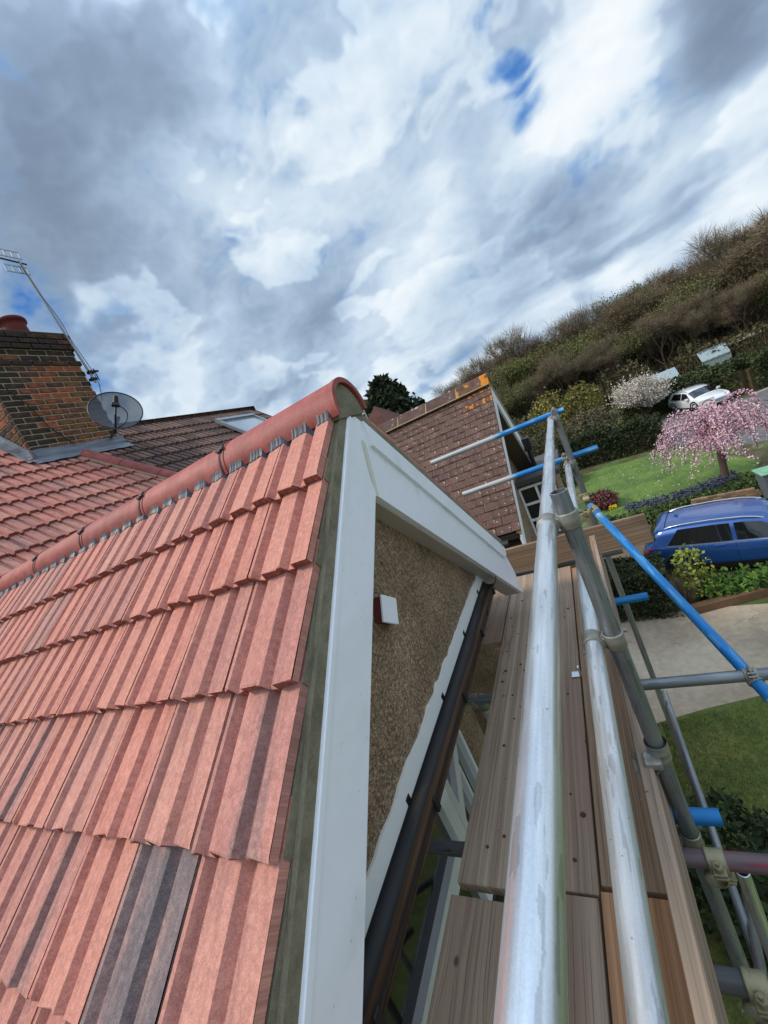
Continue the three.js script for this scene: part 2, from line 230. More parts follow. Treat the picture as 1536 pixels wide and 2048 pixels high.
const concreteMat = std({ map: tex(1024, 1024, (u, v, x, y) => { const w = tn(u, v, 5, 8, 5), g = (hash3(x, y, 9) - 0.5) * 22 + (tn(u, v, 50, 4, 3) - 0.5) * 26 + (w - 0.5) * 54; const e = Math.abs(tn(u, v, 4, 21, 5) - 0.5); let c = [178 + g, 160 + g, 138 + g]; if (e < 0.0022) c = lerp3(c, [84, 86, 62], 0.5 * step(0.45, 0.6, tn(u, v, 6, 33, 3))); return c; }), roughness: 0.95, bumpMap: grainBump, bumpScale: 0.004 });
const asphalt = std({ map: tex(256, 256, (u, v, x, y) => { const g = (hash3(x, y, 9) - 0.5) * 26 + (tn(u, v, 5, 4) - 0.5) * 20; return [98 + g, 98 + g, 100 + g]; }), roughness: 0.95 });
const G = -H;
slab('ground', [[-300, -300], [300, -300], [300, 150], [-300, 150]], G, 0.4, soilMat, 0.25);
slab('front_lawn', [[-0.75, -3.6], [-0.35, -6.7], [0.4, -6.95], [1.35, -7.2], [7.5, -8.3], [8, 4], [-0.6, 4]], G + 0.03, 0.03, nearLawn, 0.3);
slab('driveway', [[-0.6, -6.6], [-0.35, -6.7], [0.4, -6.95], [1.35, -7.2], [7.5, -8.3], [7.5, -11.2], [2.3, -9.75], [1.2, -9.95], [-0.8, -10.0]], G + 0.024, 0.03, concreteMat, 0.22);
slab('parking_bay', [[-1.5, -14.9], [-1.5, -10.6], [1.2, -10.6], [7.5, -11.6], [7.5, -14.9]], G + 0.02, 0.02, std({ map: concreteMat.map, color: col('#9a948c'), roughness: 0.95 }), 0.3);
slab('garden_lawn', [[-0.5, -17.5], [1.2, -16.6], [4.4, -16.9], [5.5, -19], [4.2, -24.6], [-0.9, -25.5]], G + 0.02, 0.02, farLawn, 0.2);
slab('road', [[3.9, -32.0], [6.6, -34.6], [9.3, -30.6], [10.2, -31.1], [26, -37], [26, -22], [9, -20], [6.0, -21.5], [3.9, -26.0]], G + 0.01, 0.02, asphalt, 0.5);
slab('allotment_grass', [[13, -52], [40, -60], [40, -38], [15, -36.5]], G + 0.01, 0.02, farLawn, 0.15);
{ // the kerb beyond the road, stone by stone
  const k0 = V(9.4, 0, -30.75), k1 = V(26, 0, -37.05), n = 18, d = k1.clone().sub(k0), a = Math.atan2(-d.z, d.x), g = new RoundedBoxGeometry(d.length() / n - 0.02, 0.16, 0.2, 1, 0.02), km = std({ color: col('#a9a49a'), map: null, roughness: 0.95, bumpMap: grainBump, bumpScale: 0.003 });
  const kt = thing('kerb', 'pale stone kerb along the far side of the road below the hedge', 'kerb', [9.4, G, -30.75], null, 'structure');
  for (let i = 0; i < n; i++) place(kt, 'kerb_stone', g, km, new THREE.Matrix4().makeRotationY(a).setPosition(k0.x + d.x * (i + 0.5) / n, G + 0.05, k0.z + d.z * (i + 0.5) / n));
}

// ---------- roof tiles ----------
function tileGeo(w, len, th, seed, d = 0.022) {
  const r = rng(seed), p = w / 2, top = [];
  for (let k = 0; k < 2; k++) for (const [x, h] of [[0, d], [0.1, d], [0.24, 0.0008], [0.44, 0], [0.485, d], [0.995, d]]) top.push([-w + 0.003 + (k + x) * p * (w - 0.006) / w, h]);
  const n = top.length, rows = [-len, -0.02, -0.003, 0], pos = [], uv = [];
  const P = (i, j, low) => { const [x, h] = top[i], jit = j >= 2 ? (hash3(i, j, seed) - 0.5) * 0.011 : 0, drop = j === 3 ? 0.001 + hash3(i, 9, seed) * 0.003 : 0; return [x + (j >= 2 ? (hash3(i, j + 5, seed) - 0.5) * 0.002 : 0), low ? h - th + (j === 3 ? 0.002 : 0) : h - drop, rows[j] + jit]; };
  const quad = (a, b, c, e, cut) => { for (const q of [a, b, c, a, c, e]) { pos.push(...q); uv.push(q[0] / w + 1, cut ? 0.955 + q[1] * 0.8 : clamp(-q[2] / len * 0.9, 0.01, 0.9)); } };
  for (let i = 0; i < n - 1; i++) { for (let j = 0; j < 3; j++) quad(P(i, j), P(i, j + 1), P(i + 1, j + 1), P(i + 1, j)); quad(P(i, 3), P(i, 3, 1), P(i + 1, 3, 1), P(i + 1, 3), 1); quad(P(i, 0, 1), P(i + 1, 0, 1), P(i + 1, 3, 1), P(i, 3, 1)); }
  for (const i of [0, n - 1]) { const q = [P(i, 0), P(i, 0, 1), P(i, 3, 1), P(i, 3)]; if (i) q.reverse(); quad(...q); }
  const g = new THREE.BufferGeometry(); g.setAttribute('position', new THREE.Float32BufferAttribute(pos, 3)); g.setAttribute('uv', new THREE.Float32BufferAttribute(uv, 2)); g.computeVertexNormals(); return g;
}
const TW = 0.226, TG = 0.286;
const tileGeos = [1, 2, 3, 4, 5].map((s) => tileGeo(TW, 0.37, 0.026, s)), TILT = Math.asin(0.03 / TG);
// lays one tile: basis X, n, down; tail at point q on the plane of the tails' upper faces
function layTile(parent, name, X, n, dn, q, geo, mat, jit = 1) {
  const m = new THREE.Matrix4().makeBasis(X, n, dn).setPosition(q).multiply(new THREE.Matrix4().makeRotationX(-TILT + (R() - 0.5) * 0.012 * jit)).multiply(new THREE.Matrix4().makeRotationY((R() - 0.5) * 0.008 * jit));
  return place(parent, name, geo, mat, m);
}
const pick = (a) => a[Math.floor(R() * a.length)];

// ---------- our house ----------
const house = thing('tiled_house', 'house with new red concrete roof tiles, white barge boards and pebbledashed gable', 'house', [-0.65, G, -1.3]);
const XG = -0.65;
const nL = V(0, C, S), dL = V(0, -S, C), X1 = V(1, 0, 0), KT = -0.667;
const onL = (x, s, off = 0) => V(x, (KT + off) * C + s * S, (KT + off) * S - s * C);
const AP = 0.26, AZ = -1.302;                                                // where the two tiled planes of the gable roof meet
{
  const t = 0.06, f = (o) => [[AZ, AP - o / C], [0.06 - 0.0, AP - (0.06 - AZ) * S / C - o / C], [0.06 - 0.03, AP - (0.06 - AZ) * S / C - o / C - 0.03]];
  const deck = sideways([[AZ, AP - 0.05], [0.05, AP - 0.05 - (0.05 - AZ) * S / C], [0.02, AP - 0.09 - (0.05 - AZ) * S / C], [AZ, AP - 0.12], [-2.62, AP - 0.09 - (0.05 - AZ) * S / C], [-2.65, AP - 0.05 - (0.05 - AZ) * S / C]], -4.4, -0.7);
  const roof = put(house, 'gable_roof', deck, felt, 'gable roof of new red trapezoid-ribbed concrete tiles with half-round ridge');
  const tails = [-0.69, -0.405, -0.13, 0.165, 0.458, 0.735];
  tails.forEach((s, i) => {
    for (let c = 0; c < 17; c++) {
      const x = XG - 0.018 - c * TW, special = i === 1 && c === 1;
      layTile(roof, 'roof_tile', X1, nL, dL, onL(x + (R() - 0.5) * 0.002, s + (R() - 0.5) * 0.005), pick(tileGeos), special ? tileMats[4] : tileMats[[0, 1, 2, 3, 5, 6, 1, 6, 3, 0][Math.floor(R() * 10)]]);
    }
  });
  const nR = V(0, C, -S), dR = V(0, -S, -C), XR = V(-1, 0, 0), onR = (x, s) => V(x, KT * C + s * S, 2 * AZ - (KT * S - s * C));
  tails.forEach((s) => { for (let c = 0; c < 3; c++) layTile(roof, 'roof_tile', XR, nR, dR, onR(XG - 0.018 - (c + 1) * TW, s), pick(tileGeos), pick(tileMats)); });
  // dark ridge seal that follows the ribs, seen under the ridge tiles
  { const pos = [], prof = (x) => { const q = (((XG - 0.018 - x) % TW) + TW) % TW, k = (1 - ((TW - q) / (TW / 2)) % 1); const u = 1 - k; return u < 0.1 ? 1 : u < 0.24 ? (0.24 - u) / 0.14 : u < 0.44 ? 0 : u < 0.485 ? (u - 0.44) / 0.045 : 1; };
    const N = 640, pt = (i, j) => { const x = XG - 0.02 - i * 0.006, h = 0.022 * prof(x) - [0.004, 0.006, 0.002, -0.03][j] + 0.0016 * Math.sin(i * 1.9) + 0.012; return onL(x, [0.972 + 0.004 * Math.sin(i * 0.37) + 0.006 * prof(x), 0.974 + 0.004 * Math.sin(i * 0.37) + 0.006 * prof(x), 1.0, 1.06][j], h - 0.034 + [0, 0.004, 0.004, 0][j]); };
    for (let i = 0; i < N; i++) for (let j = 0; j < 3; j++) for (const q of [pt(i, j), pt(i + 1, j), pt(i + 1, j + 1), pt(i, j), pt(i + 1, j + 1), pt(i, j + 1)]) pos.push(q.x, q.y, q.z);
    const g = new THREE.BufferGeometry(); g.setAttribute('position', new THREE.Float32BufferAttribute(pos, 3)); g.computeVertexNormals();
    put(roof, 'ridge_seal', g, std({ color: col('#3b3f4c'), roughness: 0.5, side: THREE.DoubleSide }), 'dark corrugated plastic seal under the ridge tiles'); }
  // ridge tiles, half-round, with clips at the joints
  const RR = 0.111, cy = 0.165, arc = (r0, r1, x0, x1, a0 = -0.12) => { const p = []; for (let i = 0; i <= 20; i++) { const a = a0 + (Math.PI - 2 * a0) * i / 20; p.push([Math.cos(a) * r1, Math.sin(a) * r1]); } for (let i = 20; i >= 0; i--) { const a = a0 + (Math.PI - 2 * a0) * i / 20; p.push([Math.cos(a) * r0, Math.sin(a) * r0]); } return toCreasedNormals(sideways(p, x0, x1), 0.6); };
  const ridgeUv = (g) => { const p = g.attributes.position; const uv = new Float32Array(p.count * 2); for (let i = 0; i < p.count; i++) { uv[2 * i] = p.getX(i) * 1.7; uv[2 * i + 1] = Math.atan2(p.getY(i), p.getZ(i)) / 3; } g.setAttribute('uv', new THREE.BufferAttribute(uv, 2)); return g; };
  const len = 0.587, rg = ridgeUv(merge([arc(RR - 0.014, RR, -len + 0.006, -0.004), arc(RR - 0.016, RR + 0.003, -0.02, -0.003), arc(RR - 0.016, RR + 0.003, -len + 0.005, -len + 0.02)]));
  const clip = merge([box(-0.01, 0.01, 0.02, 0.032, -0.02, 0.025, 0.003), box(-0.022, 0.022, 0.024, 0.034, 0.0, 0.016, 0.003)]);
  for (let i = 0; i < 7; i++) {
    const x = -0.63 - i * len, m = new THREE.Matrix4().makeTranslation(x, cy + (R() - 0.5) * 0.004, AZ - 0.003);
    place(roof, 'ridge_tile', rg, ridgeMats[i % 3], m);
    if (i) {
      put(roof, 'joint_seal', arc(RR - 0.01, RR + 0.0045, x - 0.005, x + 0.005).translate(0, cy, AZ - 0.003), std({ color: col('#241c1c'), roughness: 0.7 }));
      place(roof, 'ridge_clip', clip, std({ color: col('#2e2a2c'), roughness: 0.5 }), new THREE.Matrix4().makeTranslation(x, cy, AZ).multiply(new THREE.Matrix4().makeRotationX(0.62)).multiply(new THREE.Matrix4().makeTranslation(0, RR - 0.024, 0)));
    }
  }
  const fillPts = []; for (let i = 0; i <= 20; i++) { const a = Math.PI * i / 20; fillPts.push([AZ + Math.cos(a) * 0.1, cy - 0.025 + Math.sin(a) * 0.118]); }
  // verge bedding: wet mortar under the tile edges
  const jag = (pts, k, a) => pts; const band = [], N = 40, zl = 0.035, zr = -2.57;
  const up = (z, o) => 0.168 + o / C - Math.abs(z + 1.3) * S / C;
  for (let i = 0; i <= N; i++) { const z = zl + (zr - zl) * i / N; band.push([z, up(z, 0.033 + 0.005 * noise3(i * 0.9, 1, 1))]); }
  for (let i = N; i >= 0; i--) { const z = zl + (zr - zl) * i / N; band.push([z, up(z, -0.004 + 0.003 * noise3(i * 1.7, 4, 1))]); }
  put(roof, 'verge_mortar', [uvMetres(sideways(band, -0.72, XG - 0.003), 3), uvMetres(sideways(fillPts, -0.72, XG + 0.004), 3)], mortar, 'fresh olive-grey mortar bedding under the tile edges');
  // pats of mortar closing the gap under each overhanging tile edge
  for (const [sd, on] of [[1, onL], [-1, onR]]) tails.slice(1).forEach((s) => {
    const a = on(0, s + 0.004), pts = [[0, -0.012], [0.2, -0.03], [0.26, -0.034], [0.02, -0.042], [-0.006, -0.034]].map(([al, h]) => [a.z - sd * al * C + sd * h * S, a.y + al * S + h * C]);
    put(roof, 'mortar_pat', uvMetres(sideways(sd > 0 ? pts : pts.reverse(), XG - 0.04, XG - 0.0175), 3), mortar);
  });
}
{ // barge boards, soffit, gable wall
  const wall = put(house, 'gable_wall', uvMetres(sideways([[-1.22, -0.09], [-2.5, -1.0], [0.0, -1.0]].map(([z, y], i) => i ? [z, y] : [z, 0.0]), -0.85, -0.75)), pebble, 'brown pebbledash gable wall');
  put(house, 'barge_board', sideways([[-1.3, 0.168], [0.017, -1.0], [0.02, -1.13], [-0.09, -1.13], [-1.222, -0.143]], XG - 0.022, XG), white, 'white barge board on the near slope of the gable');
  put(house, 'barge_board', sideways([[-1.302, 0.166], [-1.226, -0.146], [-2.614, -1.334], [-2.618, -1.16], [-2.55, -0.99]], XG - 0.024, XG - 0.003), white, 'white barge board on the far slope of the gable');
  const n = [-S, C];   // outward normal of the far slope in (z, y)
  const on = (d, o) => [-1.3 - d * C + o * n[0] * 1, 0.168 - d * S + o * n[1]];
  put(house, 'cover_strip', sideways([on(0.075, -0.01), on(0.135, -0.085), on(1.66, -0.085), on(1.7, -0.05), on(1.69, -0.004)].reverse(), XG - 0.003, XG + 0.011), white);
  put(house, 'cover_strip', sideways([[-1.29, 0.15], [0.017, -1.009], [0.0, -1.015], [-1.284, 0.125]], XG, XG + 0.004), white);
  put(house, 'mitre_cap', sideways([[-1.297, 0.05], [-1.222, -0.135], [-1.214, -0.15], [-1.232, -0.152], [-1.306, 0.03]], XG - 0.001, XG + 0.004), std({ color: col('#d9d6c6'), roughness: 0.5 }));
  put(house, 'soffit', [sideways([[-1.224, -0.135], [-0.09, -1.115], [-0.105, -1.125], [-1.224, -0.155]], -0.77, XG - 0.02), sideways([[-1.224, -0.137], [-1.224, -0.157], [-2.6, -1.325], [-2.608, -1.313]], -0.77, XG - 0.024)], std({ color: col('#b9b2a6'), roughness: 0.7 }), 'white soffit under the barge boards with its shade painted into the colour');  // white soffit toned down to grey-beige, so its shade is in the colour
  // painted board at the foot of the gable; the render above it ends in a ragged line
  const b = []; for (let i = 0; i <= 60; i++) b.push([-0.05 - 2.3 * i / 60, -0.915 + 0.012 * (noise3(i * 0.8, 2, 2) - 0.5) + 0.006 * (hash3(i, 3, 3) - 0.5)]); b.push([-2.35, -0.99], [-0.05, -0.99]);
  put(house, 'fascia_board', sideways(b.reverse(), -0.76, -0.742), whitePaint, 'white painted board with ragged upper edge above the gutter');
  put(house, 'box_end', box(-0.75, -0.68, -0.985, -0.935, -2.28, -2.2, 0.004), std({ color: col('#c9c6b8'), roughness: 0.6 }));
  // gutter: half-round, open, black outside and dirty inside
  const gy = -0.972, gr = 0.046, gx = -0.7, arcG = []; for (let i = 0; i <= 16; i++) { const a = Math.PI + Math.PI * i / 16; arcG.push([Math.cos(a) * gr, Math.sin(a) * gr]); } for (let i = 16; i >= 0; i--) { const a = Math.PI + Math.PI * i / 16; arcG.push([Math.cos(a) * (gr - 0.003), Math.sin(a) * (gr - 0.003)]); }
  const gut = put(house, 'gutter', toCreasedNormals(poly(arcG, 2.14).translate(gx, gy, -2.18), 0.6), std({ map: tex(256, 512, (u, v, x, y) => { const g = (tn(u, v, 8, 4) - 0.5) * 26; return lerp3([27 + g, 26 + g, 27 + g], [76 + g, 55 + g, 40 + g], step(0.62, 0.82, tn(u, v, 5, 15, 5))); }), roughness: 0.5 }), 'black half-round gutter with dirt inside, under the gable');
  { const p = gut.geometry.attributes.position, uv = gut.geometry.attributes.uv; for (let i = 0; i < p.count; i++) uv.setXY(i, p.getX(i) * 5, p.getZ(i) * 0.8); }
  const silt = []; for (let i = 0; i <= 30; i++) { const z = -0.1 - 2.2 * i / 30; silt.push(z); }
  const sg = new THREE.PlaneGeometry(0.045, 2.0, 8, 60).rotateX(-Math.PI / 2).translate(gx + 0.018, gy - 0.034, -1.1), sp = sg.attributes.position; for (let i = 0; i < sp.count; i++) sp.setY(i, sp.getY(i) + 0.012 * (fbm(sp.getX(i) * 40, sp.getZ(i) * 4, 3, 3) - 0.6));
  sg.computeVertexNormals(); put(gut, 'silt', sg, std({ map: tex(64, 256, (u, v, x, y) => { const g = (tn(u, v, 7, 4) - 0.5) * 60; return [84 + g, 60 + g, 42 + g]; }), roughness: 1, side: THREE.DoubleSide }), 'brown silt lying in the gutter');
  for (const z of [-0.35, -0.78, -1.2, -1.62, -2.02]) for (const b of [box(gx - gr - 0.006, gx - gr + 0.006, gy - 0.02, gy + 0.012, z - 0.012, z + 0.012, 0.002), box(gx + gr - 0.004, gx + gr + 0.006, gy - 0.03, gy + 0.012, z - 0.01, z + 0.01, 0.002)]) put(gut, 'clip', b, std({ color: col('#161616'), roughness: 0.5 }));
  put(gut, 'joint', toCreasedNormals(poly(arcG.map(([x, y]) => [x * 1.07, y * 1.07]), 0.1).translate(gx, gy, -1.9), 0.6), std({ color: col('#1b1a1a'), roughness: 0.45 }));
  // the small square cap on the gable
  const pl = new THREE.Matrix4().makeTranslation(-0.735, -0.512, -1.08).multiply(new THREE.Matrix4().makeRotationX(0.9));
  const cap = place(house, 'vent_cap', new RoundedBoxGeometry(0.01, 0.094, 0.092, 1, 0.003).translate(0.022, 0, 0), white, pl, 'small square white vent cap on the pebbledash');
  place(house, 'vent_stub', new THREE.BoxGeometry(0.036, 0.084, 0.082).translate(0.0, 0, 0), std({ color: col('#6b2f28'), roughness: 0.7 }), pl);
}
{ // front wall and window bay below the gable, seen through the gap beside the boards
  put(house, 'front_wall', [uvMetres(box(-6, -1.32, G, -1.03, -2.45, -0.05)), uvMetres(box(-8.4, -2.6, G, -1.2, -3.9, 6))], pebbleFar, 'pebbledashed front wall');
  put(house, 'gable_floor', box(-4.4, -0.76, -1.03, -1.0, -2.45, -0.06), std({ color: col('#cfcac0'), roughness: 0.7 }));
  const bay = put(house, 'window_bay', plan([[-1.32, -0.2], [-1.02, -0.45], [-1.02, -1.3], [-1.32, -2.1]], -1.04, 0.32), white, 'white splayed window bay below the gable');
  put(bay, 'bay_apron', [plan([[-1.3, -0.25], [-1.04, -0.48], [-1.04, -1.28], [-1.3, -2.05]], -2.75, 3.6)], pebbleFar);
  put(bay, 'sill', plan([[-1.32, -0.12], [-0.93, -0.42], [-0.93, -1.33], [-1.32, -2.2]], -2.7, 0.05), white);
  const P = [[-1.3, -0.2], [-1.03, -0.46], [-1.03, -1.29], [-1.3, -2.06]];
  for (let i = 0; i < 3; i++) {
    const [x0, z0] = P[i], [x1, z1] = P[i + 1], d = Math.hypot(x1 - x0, z1 - z0), at = (t, y, o = 0) => [x0 + (x1 - x0) * t + o, y, z0 + (z1 - z0) * t];
    const quadg = (t0, t1, y0, y1, o, th) => { const a = at(t0, 0), b = at(t1, 0), m = new THREE.BoxGeometry(Math.hypot(b[0] - a[0], b[2] - a[2]), y1 - y0, th); return m.rotateY(Math.atan2(-(b[2] - a[2]), b[0] - a[0])).translate((a[0] + b[0]) / 2 + o, (y0 + y1) / 2, (a[2] + b[2]) / 2); };
    put(bay, 'pane', quadg(0.02, 0.98, -2.7, -1.36, -0.01, 0.01), glass);
    const parts = [quadg(0, 0.09, -2.7, -1.36, 0.004, 0.06), quadg(0.91, 1, -2.7, -1.36, 0.004, 0.06), quadg(0.09, 0.91, -1.44, -1.36, 0.004, 0.055), quadg(0.09, 0.91, -1.83, -1.74, 0.004, 0.05), quadg(0.09, 0.91, -2.7, -2.62, 0.004, 0.055)];
    if (d > 0.5) parts.push(quadg(0.47, 0.53, -2.62, -1.83, 0.004, 0.048));
    put(bay, 'window_frame', parts, white);
  }
}
const nM = V(S, C, 0), dM = V(C, -S, 0), XM = V(0, 0, -1), KM = -2.6, onM = (s, z, off = 0) => V((KM + off) * S - s * C, (KM + off) * C + s * S, z);
{ // main roof, behind the gable
  const deck = (z0, z1) => { const a = onM(6.06, 0, -0.07), b = onM(2.2, 0, -0.07), g = poly([[a.x, a.y], [b.x, b.y], [b.x - 0.05, b.y - 0.1], [a.x, a.y - 0.15], [2 * a.x - b.x, b.y - 0.1], [2 * a.x - b.x, b.y]].reverse(), z1 - z0); return g.translate(0, 0, z0); };
  const roof = put(house, 'main_roof', deck(-3.75, 3.5), felt, 'front slope of the main roof in red concrete tiles');
  for (let i = 0; i < 10; i++) for (let c = 0; c < 12; c++) {
    const s = 3.942 - 2 * TG + i * TG, z = -3.72 + 0.12 * 0 + (c + 1) * TW - TW, p = onM(s, z);
    if (s > 5.85) continue;
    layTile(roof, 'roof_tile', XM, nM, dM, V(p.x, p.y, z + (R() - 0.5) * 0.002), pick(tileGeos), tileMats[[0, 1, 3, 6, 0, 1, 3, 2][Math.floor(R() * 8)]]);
  }
  // tiles covering the joint with the next house
  const a = V(-5.68, 1.56, -3.46), b = V(-4.55, 0.56, -3.98), d = b.clone().sub(a), n = 3, L = d.length() / n, h = d.clone().normalize();
  const pts = []; for (let i = 0; i <= 14; i++) { const q = Math.PI * i / 14; pts.push([Math.cos(q) * 0.11, Math.sin(q) * 0.085]); } for (let i = 14; i >= 0; i--) { const q = Math.PI * i / 14; pts.push([Math.cos(q) * 0.096, Math.sin(q) * 0.07]); }
  const g = toCreasedNormals(poly(pts, L - 0.008), 0.6); { const p = g.attributes.position, uv = g.attributes.uv; for (let i = 0; i < p.count; i++) uv.setXY(i, p.getZ(i) * 1.7, p.getX(i) * 2); }
  const side = V().crossVectors(nM, h).normalize(), up = V().crossVectors(h, side);
  for (let i = 0; i < n; i++) place(roof, 'verge_ridge_tile', g, ridgeMats[(i + 1) % 3], new THREE.Matrix4().makeBasis(side, up, h).setPosition(a.clone().addScaledVector(d, i / n).addScaledVector(nM, -0.01)));
  put(roof, 'bedding_mortar', [-1, 1].map((k) => rod(a.clone().addScaledVector(side, k * 0.11).toArray(), b.clone().addScaledVector(side, k * 0.11).toArray(), 0.022, 8)), std({ color: col('#9a8a72'), roughness: 1 }));
}
{ // chimney, brick by brick
  const x1 = -5.72, x0 = -6.4, z0 = -4.09, z1 = -2.93, y0 = 1.2, y1 = 3.3, ch = 0.0757;
  const core = put(house, 'chimney', [box(x0, x1 - 0.009, y0, y1 - 0.004, z0 + 0.009, z1 - 0.009)], std({ color: col('#b3a88c'), roughness: 1, bumpMap: grainBump, bumpScale: 0.002 }), 'sooty orange and brown brick chimney stack');
  const bm = (s, c, d) => std({ map: tex(64, 64, (u, v, x, y) => { const g = (tn(u, v, 5, s) - 0.5) * 70 + (hash3(x, y, s) - 0.5) * 26; return lerp3([c[0] + g, c[1] + g * 0.7, c[2] + g * 0.6], [40, 32, 28], d * step(0.5, 0.75, tn(u, v, 3, s + 4))); }), roughness: 0.95, bumpMap: grainBump, bumpScale: 0.002 });
  const orange = [bm(1, [166, 92, 60], 0.3), bm(2, [148, 82, 54], 0.5)], brown = [bm(3, [104, 70, 48], 0.6), bm(4, [88, 62, 46], 0.6), bm(5, [120, 80, 50], 0.5)], dark = [bm(6, [54, 44, 38], 0.5), bm(7, [68, 52, 42], 0.6)];
  const geo = new Map(), bg = (w, dpt) => { const k = Math.round(w * 1000); if (!geo.has(k)) geo.set(k, new RoundedBoxGeometry(w, 0.062, dpt, 1, 0.004)); return geo.get(k); };
  const r = rng(5);
  for (let j = 0; j < 28; j++) {
    const y = y1 - 0.034 - j * ch, out = j < 3 ? 0.035 : j === 5 ? 0.018 : 0, off = j % 2 ? 0.1135 : 0;
    if (y < y0) continue;
    const zs = z1 + out, ze = z0 - out;
    let z = zs; let first = true; while (z > ze + 0.03) { const w = Math.min(first && off ? 0.103 : 0.215, z - ze), f = (zs - z) / (zs - ze), q = r(); first = false;
      const m = j < 6 ? (q < 0.75 ? pick(dark) : pick(brown)) : f < 0.12 ? pick(dark) : f < 0.42 ? (q < 0.6 ? pick(orange) : pick(brown)) : f < 0.8 ? (q < 0.3 ? pick(orange) : pick(brown)) : q < 0.35 ? pick(orange) : q < 0.7 ? pick(dark) : pick(brown);
      if (y > 1.45) place(core, 'brick', bg(w, 0.06), m, new THREE.Matrix4().makeRotationY(Math.PI / 2).setPosition(x1 - 0.03 + out + (r() - 0.5) * 0.003, y, z - w / 2)); z -= w + 0.014; }
    for (const [sz, k] of [[zs, 1], [ze, -1]]) { let x = x1 + out - 0.062 - 0.011; const xe = x0 - out; let fi = true; while (x > xe + 0.04) { const w = Math.min(fi && !off ? 0.103 : 0.215, x - xe); fi = false;
      const q = r(); if (y > 1.5 || k > 0 && y > 1.6) place(core, 'brick', bg(w, 0.06), j < 6 ? pick(dark) : q < 0.22 ? pick(orange) : q < 0.7 ? pick(brown) : pick(dark), new THREE.Matrix4().makeTranslation(x - w / 2, y, sz - k * 0.03)); x -= w + 0.014; } }
  }
  put(core, 'flaunching', [box(x0 - 0.02, x1 + 0.02, y1, y1 + 0.035, z0 - 0.02, z1 + 0.02, 0.012), new THREE.CylinderGeometry(0.17, 0.3, 0.06, 20).translate(-6.05, y1 + 0.05, -3.72)], std({ map: mortarMap, color: col('#8f8b74'), roughness: 1 }));
  const pot = new THREE.LatheGeometry([[0.11, 0], [0.145, 0], [0.148, 0.1], [0.138, 0.22], [0.142, 0.26], [0.168, 0.27], [0.172, 0.3], [0.16, 0.318], [0.135, 0.31], [0.12, 0.2]].map(([x, y]) => new THREE.Vector2(x, y)), 28);
  put(core, 'chimney_pot', pot.translate(-6.05, y1 + 0.05, -3.72), std({ map: ridgeMats[0].map, color: col('#b08478'), roughness: 0.8 }), 'terracotta chimney pot');
  put(core, 'chimney_pot', pot.clone().translate(0, 0.02, 0.5), std({ map: ridgeMats[0].map, color: col('#b08478'), roughness: 0.8 }), 'terracotta chimney pot');
  // lead round the foot of the stack
  const wob = (g, a) => { const p = g.attributes.position; for (let i = 0; i < p.count; i++) { const n = (fbm3(p.getX(i) * 9, p.getY(i) * 9, p.getZ(i) * 9, 3) - 0.5) * a; p.setXYZ(i, p.getX(i) + n, p.getY(i) + n, p.getZ(i) + n); } g.computeVertexNormals(); return g; };
  const yb = (x) => (KM - x * S) / C, apron = new THREE.PlaneGeometry(1.24, 0.15, 30, 5).rotateY(Math.PI / 2).translate(x1 + 0.012, yb(x1) + 0.07, (z0 + z1) / 2);
  const slope = new THREE.PlaneGeometry(1.3, 0.13, 30, 6); slope.applyMatrix4(new THREE.Matrix4().makeBasis(V(0, 0, -1), dM.clone().negate(), nM).setPosition(x1 + 0.012 + 0.065 * C, yb(x1) - 0.065 * S + 0.03, (z0 + z1) / 2));
  const sideF = [z1 + 0.01].map((z) => { const g = new THREE.PlaneGeometry(0.8, 0.16, 20, 4); g.applyMatrix4(new THREE.Matrix4().makeBasis(dM, nM, V(0, 0, 1)).setPosition(x1 - 0.38 * C, yb(x1) + 0.38 * S + 0.03, z)); return g; });
  const sideS = (() => { const g = new THREE.PlaneGeometry(0.8, 0.13, 20, 4); g.applyMatrix4(new THREE.Matrix4().makeBasis(dM, V(0, 0, -1), nM).setPosition(x1 - 0.34 * C, yb(x1) + 0.34 * S + 0.03, z1 + 0.06)); return g; })();
  const lm = lead.clone(); lm.side = THREE.DoubleSide;
  put(core, 'lead_flashing', [apron, slope, ...sideF, sideS].map((g) => wob(g, 0.03)), lm, 'dull lead flashing dressed round the chimney foot');
  for (const k of [0]) put(core, 'cable', new THREE.TubeGeometry(new THREE.CatmullRomCurve3([V(x1 + 0.02, 2.7, z1 - 0.0), V(x1 + 0.035, 2.35, z1 - 0.2), V(x1 + 0.03, 2.0, z1 - 0.32), V(x1 + 0.03, 1.72, z1 - 0.5)]), 24, 0.006, 6), std({ color: col('#151515'), roughness: 0.6 }));
}
